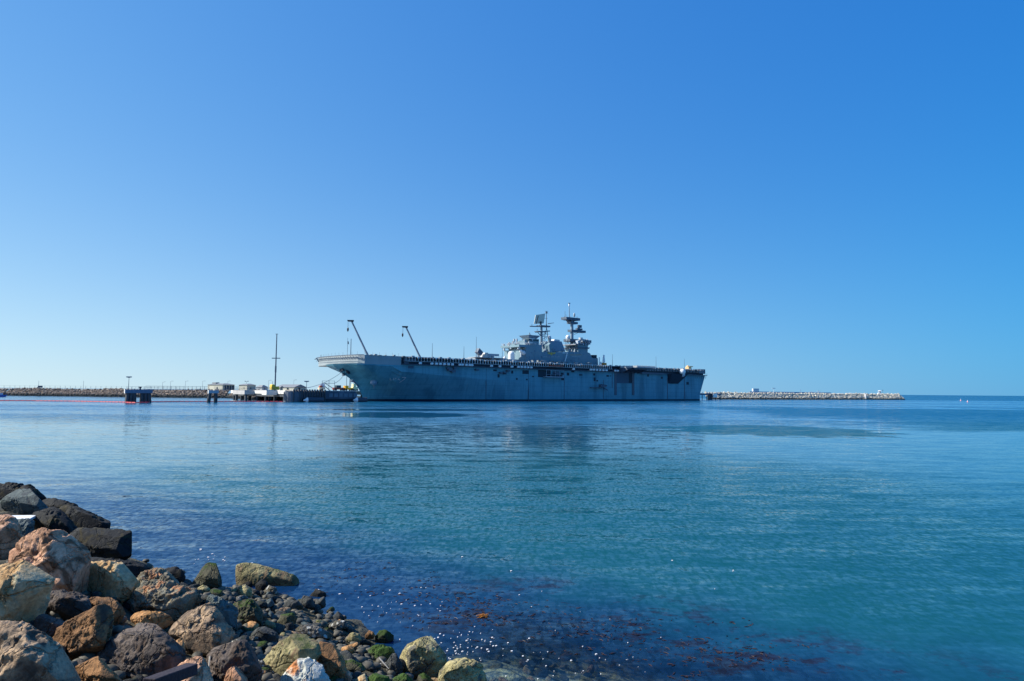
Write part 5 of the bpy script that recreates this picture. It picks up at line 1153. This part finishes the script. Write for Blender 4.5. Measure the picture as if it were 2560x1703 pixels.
# small red boom and pier end right of the stern
o = thing('pier_end', 'dark pile platform visible just right of the stern', 'pier', G(1775, 1000), math.radians(8))
Dp = G(1775, 1000)[1]; sc = Dp/F
MB().box(-9, 8.2, 0, 8, 3.4, 4.6).build('deck', mat('pier_end_dark', (.08, .13, .2), .7), o); MB().box(-1.0, 1.4, -.8, 2, -1, 4.2).build('fender_panel', BLACK, o)
mb = MB()
for k in range(16): mb.tube((-8.6+k*1.1, 1+(k % 3)*2.5, -3), (-8.6+k*1.1, 1+(k % 3)*2.5, 3.5), .25, n=6)
mb.build('pile_row', PILE, o); MB().box(2.2, 5.2, -.4, 1.6, 1.8, 4.4).build('white_tank', WHITE, o); mb = MB()
for k in range(5): mb.tube((-8+k*3.6, 3, 4.6), (-8+k*3.6, 3, 5.6+.5*(k % 2)), .12, n=5); mb.box(-8+k*3.6-.5, -8+k*3.6+.5, 2.8, 3.2, 5, 5.4)
mb.build('deck_fittings', LGREY, o)
mb = MB(); a_ = Vector(G(1808, 998.5)); b_ = Vector(G(1832, 998)); a_.z = b_.z = .35
for i in range(9): p_ = a_.lerp(b_, i/9); q_ = a_.lerp(b_, (i+.8)/9); mb.tube(p_, q_, .5, n=8)
tag(mb.build('floating_boom', REDP), 'short red floating boom in front of the right breakwater', 'boom')

# ================================================================== SHORE AND BREAKWATER
def armour(path, run, top, n, size, m, name, label, seed, core, cat='rock armour', waterdark=True):
    rng = np.random.RandomState(seed); path = [np.array(p[:2]) for p in path]
    seg = [np.linalg.norm(b-a) for a, b in zip(path[:-1], path[1:])]; tot = sum(seg); cum = np.concatenate([[0], np.cumsum(seg)])
    V = []; Fc = []; iv, ifc = ico(1); c0 = 0
    for k in range(n):
        d = rng.rand()*tot; i = min(np.searchsorted(cum, d)-1, len(seg)-1); i = max(i, 0); f = (d-cum[i])/seg[i]; p = path[i]*(1-f)+path[i+1]*f
        t = (path[i+1]-path[i])/seg[i]; nr = np.array([-t[1], t[0]]); nr = nr if nr[1] > 0 else -nr
        h = rng.rand(); q = p+nr*run*h; z = -.3+h*(top+.3)+rng.normal()*.15*size+.25*math.sin(d*.11)*h
        s_ = size*rng.uniform(.5, 1.25); P = iv*rng.uniform(.6, 1.35, (len(iv), 1))*np.array([rng.uniform(.7, 1.2), rng.uniform(.7, 1.2), rng.uniform(.6, .95)])*s_*.5
        a_ = rng.uniform(0, 6.28); c, s2 = math.cos(a_), math.sin(a_); P = np.stack([P[:,0]*c-P[:,1]*s2, P[:,0]*s2+P[:,1]*c, P[:,2]], 1)+[q[0], q[1], z]
        V.append(P); Fc += [tuple(x+c0 for x in f_) for f_ in ifc]; c0 += len(iv)
    mb = MB(); mb.v = [tuple(x) for x in np.concatenate(V).tolist()]; mb.f = Fc
    for a_, b_ in zip(path[:-1], path[1:]):
        t = (b_-a_)/np.linalg.norm(b_-a_); nr = np.array([-t[1], t[0]]); nr = nr if nr[1] > 0 else -nr
        mb.add([(*a_, -.6), (*b_, -.6), (*(b_+nr*run), top-.25), (*(a_+nr*run), top-.25)], [(0, 1, 2, 3)])
    o = mb.build(name, m); tag(o, label, cat, kind='stuff'); return o
def armmat(name, a_, b_, zd):
    m = bpy.data.materials.new(name); m.use_nodes = True; n, l = nm(m); b = n['Principled BSDF']; b.inputs['Roughness'].default_value = .9; b.inputs['Specular IOR Level'].default_value = .2
    g = n.new('ShaderNodeNewGeometry'); ri = n.new('ShaderNodeTexNoise'); ri.inputs['Scale'].default_value = .8; ri.inputs['Detail'].default_value = 3; l.new(g.outputs['Position'], ri.inputs['Vector'])
    r = n.new('ShaderNodeValToRGB'); r.color_ramp.elements[0].position = .35; r.color_ramp.elements[1].position = .65; r.color_ramp.elements[0].color = (*a_, 1); r.color_ramp.elements[1].color = (*b_, 1); l.new(ri.outputs[0], r.inputs[0])
    s = n.new('ShaderNodeSeparateXYZ'); l.new(g.outputs['Position'], s.inputs[0]); mr = n.new('ShaderNodeMapRange'); mr.inputs['From Min'].default_value = zd*.6; mr.inputs['From Max'].default_value = zd*1.3; mr.inputs['To Min'].default_value = 1; mr.inputs['To Max'].default_value = 0; l.new(s.outputs[2], mr.inputs[0])
    q = n.new('ShaderNodeMixRGB'); l.new(mr.outputs[0], q.inputs[0]); l.new(r.outputs[0], q.inputs[1]); q.inputs[2].default_value = (.035, .045, .045, 1); l.new(q.outputs[0], b.inputs['Base Color']); return m
lp = [G(-500, 985.5), G(-120, 988), G(0, 989), G(180, 991), G(310, 992.7), G(440, 994), G(560, 995), G(610, 998), G(650, 1000.5), G(720, 1001), G(775, 1001)]
MBR = armmat('bank_stone', (.16, .125, .10), (.40, .32, .25), 1.4)
armour(lp, 6.5, 4.2, 9000, 1.0, MBR, 'shore_rock_armour', 'brown rock armour along the far shore at the left', 3, True)
# land behind
pts = [Vector((*p[:2], 3.9)) for p in lp]; ofs = [p+Vector((0, 6, 0)) for p in pts]; back = [Vector((p.x*1.9-40, p.y*1.9+150, 3.9)) for p in pts]; back[-1] = Vector((-60, 460, 3.9)); back[-2] = Vector((-100, 560, 3.9))
mb = MB(); k = len(ofs); mb.v = [tuple(p) for p in ofs+back]; mb.f = [(i, i+1, k+i+1, k+i) for i in range(k-1)]
struct(mb.build('far_ground', mat('far_land', (.28, .27, .22), .9, .2, .1)))
bwp = [G(1775, 998.6), G(1900, 999), G(2050, 999.2), G(2200, 999.4), G(2262, 999.6)]
MBW = armmat('breakwater_stone', (.30, .28, .23), (.72, .68, .56), 1.3)
armour(bwp, 6, 5.0, 7000, 1.7, MBW, 'breakwater_rock_armour', 'pale rock armour of the breakwater right of the ship', 5, True)
# rounded far end of the breakwater
e0 = np.array(bwp[-1]); mb = MB(); rng = np.random.RandomState(7); iv, ifc = ico(1); c0 = 0
for _ in range(700):
    a_ = rng.uniform(-2.2, 1.4); h = rng.rand(); r_ = 13-9*h; P = iv*rng.uniform(.7, 1.2, (len(iv), 1))*1.7*rng.uniform(.5, 1.1)*.5
    c = np.array([e0[0]-13+r_*math.cos(a_), e0[1]+11+r_*math.sin(a_), -.2+4.8*h])
    mb.add((P+c).tolist(), ifc)
tag(mb.build('breakwater_head', MBW), 'rounded rocky tip of the breakwater, sloping into the sea', 'rock armour', kind='stuff')
pts = [Vector((p[0], p[1]+5, 4.55)) for p in bwp]; bk = [Vector((p[0]+2, p[1]+13, 4.4)) for p in bwp]; mb = MB(); k = len(pts)
mb.v = [tuple(p) for p in pts+bk]; mb.f = [(i, i+1, k+i+1, k+i) for i in range(k-1)]; struct(mb.build('breakwater_crest', CONCW))
# slanting pale ramp and beacon on the breakwater
g = G(2160, 999.3); mb = MB(); mb.wedge([(0,-.4,.6),(1.4,-.4,.6),(1.4,0,.6),(0,0,.6)], [(3.2,5.6,5.1),(4.6,5.6,5.1),(4.6,6.0,4.9),(3.2,6.0,4.9)])
o = mb.build('ramp', CONCW); o.location = (g[0], g[1]-.6, 0); tag(o, 'pale slanting ramp down the rocks near the breakwater tip', 'ramp')
g = G(2212, 999.4); o = thing('beacon', 'small white beacon hut with a post near the tip of the breakwater', 'beacon', (g[0], g[1]+8, 4.5)); MB().box(-2.2, 1.6, -1, 1, 0, 1.6).build('base', WHITE, o); MB().box(-1.0, .6, -.8, .8, 1.6, 3.4).build('hut', mat('beacon_grey2', (.3, .38, .44), .6), o); MB().wedge([(-1.8,-1,3.4),(1.2,-1,3.4),(1.2,1,3.4),(-1.8,1,3.4)], [(-.4,-.1,4.3),(0,-.1,4.3),(0,.1,4.3),(-.4,.1,4.3)]).build('roof', WHITE, o); MB().tube((2.6, 0, 0), (2.6, 0, 4.8), .1).build('post', STEEL, o); MB().box(2.0, 3.2, -.1, .1, 4.1, 4.4).build('signal', STEEL, o)
for px, hh, lb in ((1947, 5., 'first pale marker post, behind the middle of the breakwater'), (2041, 2.2, 'low pale shape on the breakwater crest'), (2060, 3.0, 'second pale marker on the breakwater, right of the low one')):
    g = G(px, 999.2); o = thing('marker', lb, 'marker', (g[0], g[1]+10, 4.4)); MB().box(-.5, .5, -.4, .4, 0, hh*.35).build('base', LGREY, o); MB().tube((0, 0, 0), (0, 0, hh), .12).build('post', LGREY, o); MB().box(-1.3, 1.3, -.2, .2, hh-.5, hh).build('board', LGREY, o)
# distant tanker low on the horizon
g = np.array([W(1975, 981, 2600)[0], 2600, 0]); FARG = mat('far_ship', (.2, .32, .45), .8)
o = thing('distant_ship', 'faint long ship on the horizon behind the breakwater', 'ship', g)
Ld = 150; MB().wedge([(-Ld,-8,-1),(Ld,-8,-1),(Ld,8,-1),(-Ld,8,-1)], [(-Ld-6,-9,13),(Ld+2,-9,11),(Ld+2,9,11),(-Ld-6,9,13)]).build('hull', FARG, o); MB().box(-Ld+8, -Ld+30, -7, 7, 12, 24).build('deckhouse', mat('far_white', (.5, .55, .6), .8), o); MB().tube((40, 0, 11), (40, 0, 22), 1.2).build('mast', FARG, o)
# buoys
for px, py, lb in ((2402, 999.5, 'farther and smaller of two pink marker buoys at the right'), (2419, 1002.5, 'nearer of two pink marker buoys at the right, with a pale top')):
    g = G(px, py+3); o = thing('marker_buoy', lb, 'buoy', (g[0], g[1], 0), 0, 'marker buoys on the open water'); k = g[1]/460
    MB().lathe((0, 0, 0), [(.3*k, -.2), (.42*k, .1), (.4*k, .5), (.15*k, .8)], 12).build('float', mat('buoy_pink', (.75, .35, .4), .5), o, smooth=True); MB().lathe((0, 0, .8*k), [(.12*k, 0), (.16*k, .3), (.05*k, .6)], 8).build('top', WHITE, o)
# little blue boat cut by the left edge
g = G(-2, 992.5); o = thing('motor_boat', 'small blue motor boat cut off by the left edge of the photo', 'boat', (g[0], g[1], 0), math.radians(10))
MB().wedge([(-4,-1,-.1),(2.2,-.9,-.1),(2.8,0,-.1),(2.2,.9,-.1),(-4,1,-.1)], [(-4.2,-1.2,.9),(2.2,-1.2,1.0),(3.6,0,1.15),(2.2,1.2,1.0),(-4.2,1.2,.9)]).build('hull', mat('boat_blue', (.05, .12, .4), .4), o); MB().box(-2.4, 1.2, -.8, .8, .9, 1.9).build('cabin', mat('boat_cabin', (.5, .55, .65), .4), o); MB().box(-2.5, .9, -.85, .85, 1.3, 1.6).build('windows', GLASS, o)

# ================================================================== BUILDINGS, fence, lamps on the far shore
LG = 3.95
def house(px, wpx_l, wpx_r, h_, label, roofh=.8, D=430, yaw=55, hip=True, porch=False, wl=None, wr=None, name='building'):
    """px: image column of the near corner between the sunlit left wall and the shaded right wall"""
    c = W(px, 975, D); o = thing(name, label, 'building', (c[0], c[1], LG), math.radians(yaw))
    vd = -np.array([c[0], c[1]-0]); vd = vd/np.linalg.norm(vd)
    ex = np.array([math.cos(math.radians(yaw)), math.sin(math.radians(yaw))]); ey = np.array([-ex[1], ex[0]])
    # length of each wall from its width in the picture: wall along +ey goes left, wall along +ex goes right
    def need(e, w_):
        lo, hi = 1, 120
        for _ in range(40):
            mi = (lo+hi)/2; q = c[:2]+e*mi; x = F*q[0]/q[1]-F*c[0]/c[1]
            if abs(x) < w_: lo = mi
            else: hi = mi
        return lo
    Ly = need(ey, wpx_l); Lx = need(ex, wpx_r)
    MB().box(0, Lx, 0, Ly, 0, h_).build('wall', wl or BWALL, o)
    e = .5
    if hip: MB().wedge([(-e,-e,h_),(Lx+e,-e,h_),(Lx+e,Ly+e,h_),(-e,Ly+e,h_)], [(Lx*.35,Lx*.35,h_+roofh),(Lx*.65,Lx*.35,h_+roofh),(Lx*.65,Ly-Lx*.35,h_+roofh),(Lx*.35,Ly-Lx*.35,h_+roofh)]).build('roof', ROOF, o)
    else: MB().wedge([(-e,-e,h_),(Lx+e,-e,h_),(Lx+e,Ly+e,h_),(-e,Ly+e,h_)], [(Lx/2-.05,-e,h_+roofh),(Lx/2+.05,-e,h_+roofh),(Lx/2+.05,Ly+e,h_+roofh),(Lx/2-.05,Ly+e,h_+roofh)]).build('roof', ROOF, o)
    if porch:
        mp = MB()
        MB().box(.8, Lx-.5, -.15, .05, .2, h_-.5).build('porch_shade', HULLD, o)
        for k in range(5): x = .8+k*(Lx-1.4)/4; mp.box(x, x+.25, -.4, -.15, 0, h_-.3)
        mp.build('porch_post_row', BWALL, o)
    else:
        MB().box(Lx*.35, Lx*.5, -.06, .05, .9, 2.0).build('window', GLASS, o)
    MB().box(-.06, .05, Ly*.3, Ly*.4, .9, 2.0).build('window', GLASS, o)
    return o
h1 = house(556, 37, 30, 3.6, 'largest flat cream building on the far shore, with a dark open porch', .9, porch=True); MB().box(1.5, 4, 10, 14, 4.2, 5.1).build('roof_unit', ROOF, h1)
house(617, 20, 22, 3.5, 'cream hipped building right of the one with the dark porch', .9)
house(655, 15, 14, 2.2, 'low building with a pale hipped roof left of the tall mast', 1.5, D=450, wl=LGREY)
house(735, 44, 30, 2.3, 'long low house with a grey gabled roof right of the tall mast', 1.9, D=430, hip=False)
house(700, 6, 7, 2.0, 'tiny cream hut with a gabled roof in front of the long low house', 1.0, D=405, hip=False)
def line_fence(path, h_, z0, label, step):
    mb = MB(); wr = MB()
    for a_, b_ in zip(path[:-1], path[1:]):
        a_ = Vector((a_[0], a_[1]+7.5, z0)); b_ = Vector((b_[0], b_[1]+7.5, z0)); L_ = (b_-a_).length; k = int(L_/step)
        for i in range(k): p_ = a_.lerp(b_, i/k); mb.tube(p_, p_+Vector((0, 0, h_)), .07, n=4)
        for z in (.9, h_): wr.tube(a_+Vector((0, 0, z)), b_+Vector((0, 0, z)), .035, n=4)
    o = mb.build('fence', GALV); tag(o, label, 'fence'); wr.build('rail', GALV, o)
line_fence(lp[1:6], 1.9, 4.0, 'thin wire fence along the top of the far shore at the left', 3.5)
lmp = [(96,952,'at the far left beside two dark figures'),(208,952,'tall and bare, between the far left one and the large mooring dolphin'),(406,955,'first one right of the large mooring dolphin'),(426,953,'second one right of the large mooring dolphin'),(463,953,'between the large mooring dolphin and the cream porch building'),(506,953,'just left of the cream porch building'),(569,953,'rising behind the cream porch building'),(616,953,'with two arms, behind the hipped cream building'),(671,951,'just left of the tall cross-arm mast'),(734,950,'behind the long low gabled house')]
for i, (px, y0, lb) in enumerate(lmp):
    D = 400 if px < 300 else 445
    pole(px, y0, 972, D, 'street_lamp', 'far shore lamp, '+lb, 'street lamp', .11, 'street lamps on the far shore', arm2(.9) if px == 616 else (arm1(1.1) if px > 300 else None), GALV, LG)
for px, lb in ((97.5, 'dark utility box left of its twin on the far shore, by the far left lamp'), (103, 'dark utility box right of its twin on the far shore, by the far left lamp')):
    c = W(px, 972, 400); o = thing('utility_box', lb, 'box', (c[0], c[1], 3.9)); MB().box(-.5, .5, -.4, .4, .9, 2.0).build('cabinet', STEEL, o); MB().tube((0, 0, 0), (0, 0, .95), .12).build('post', STEEL, o)
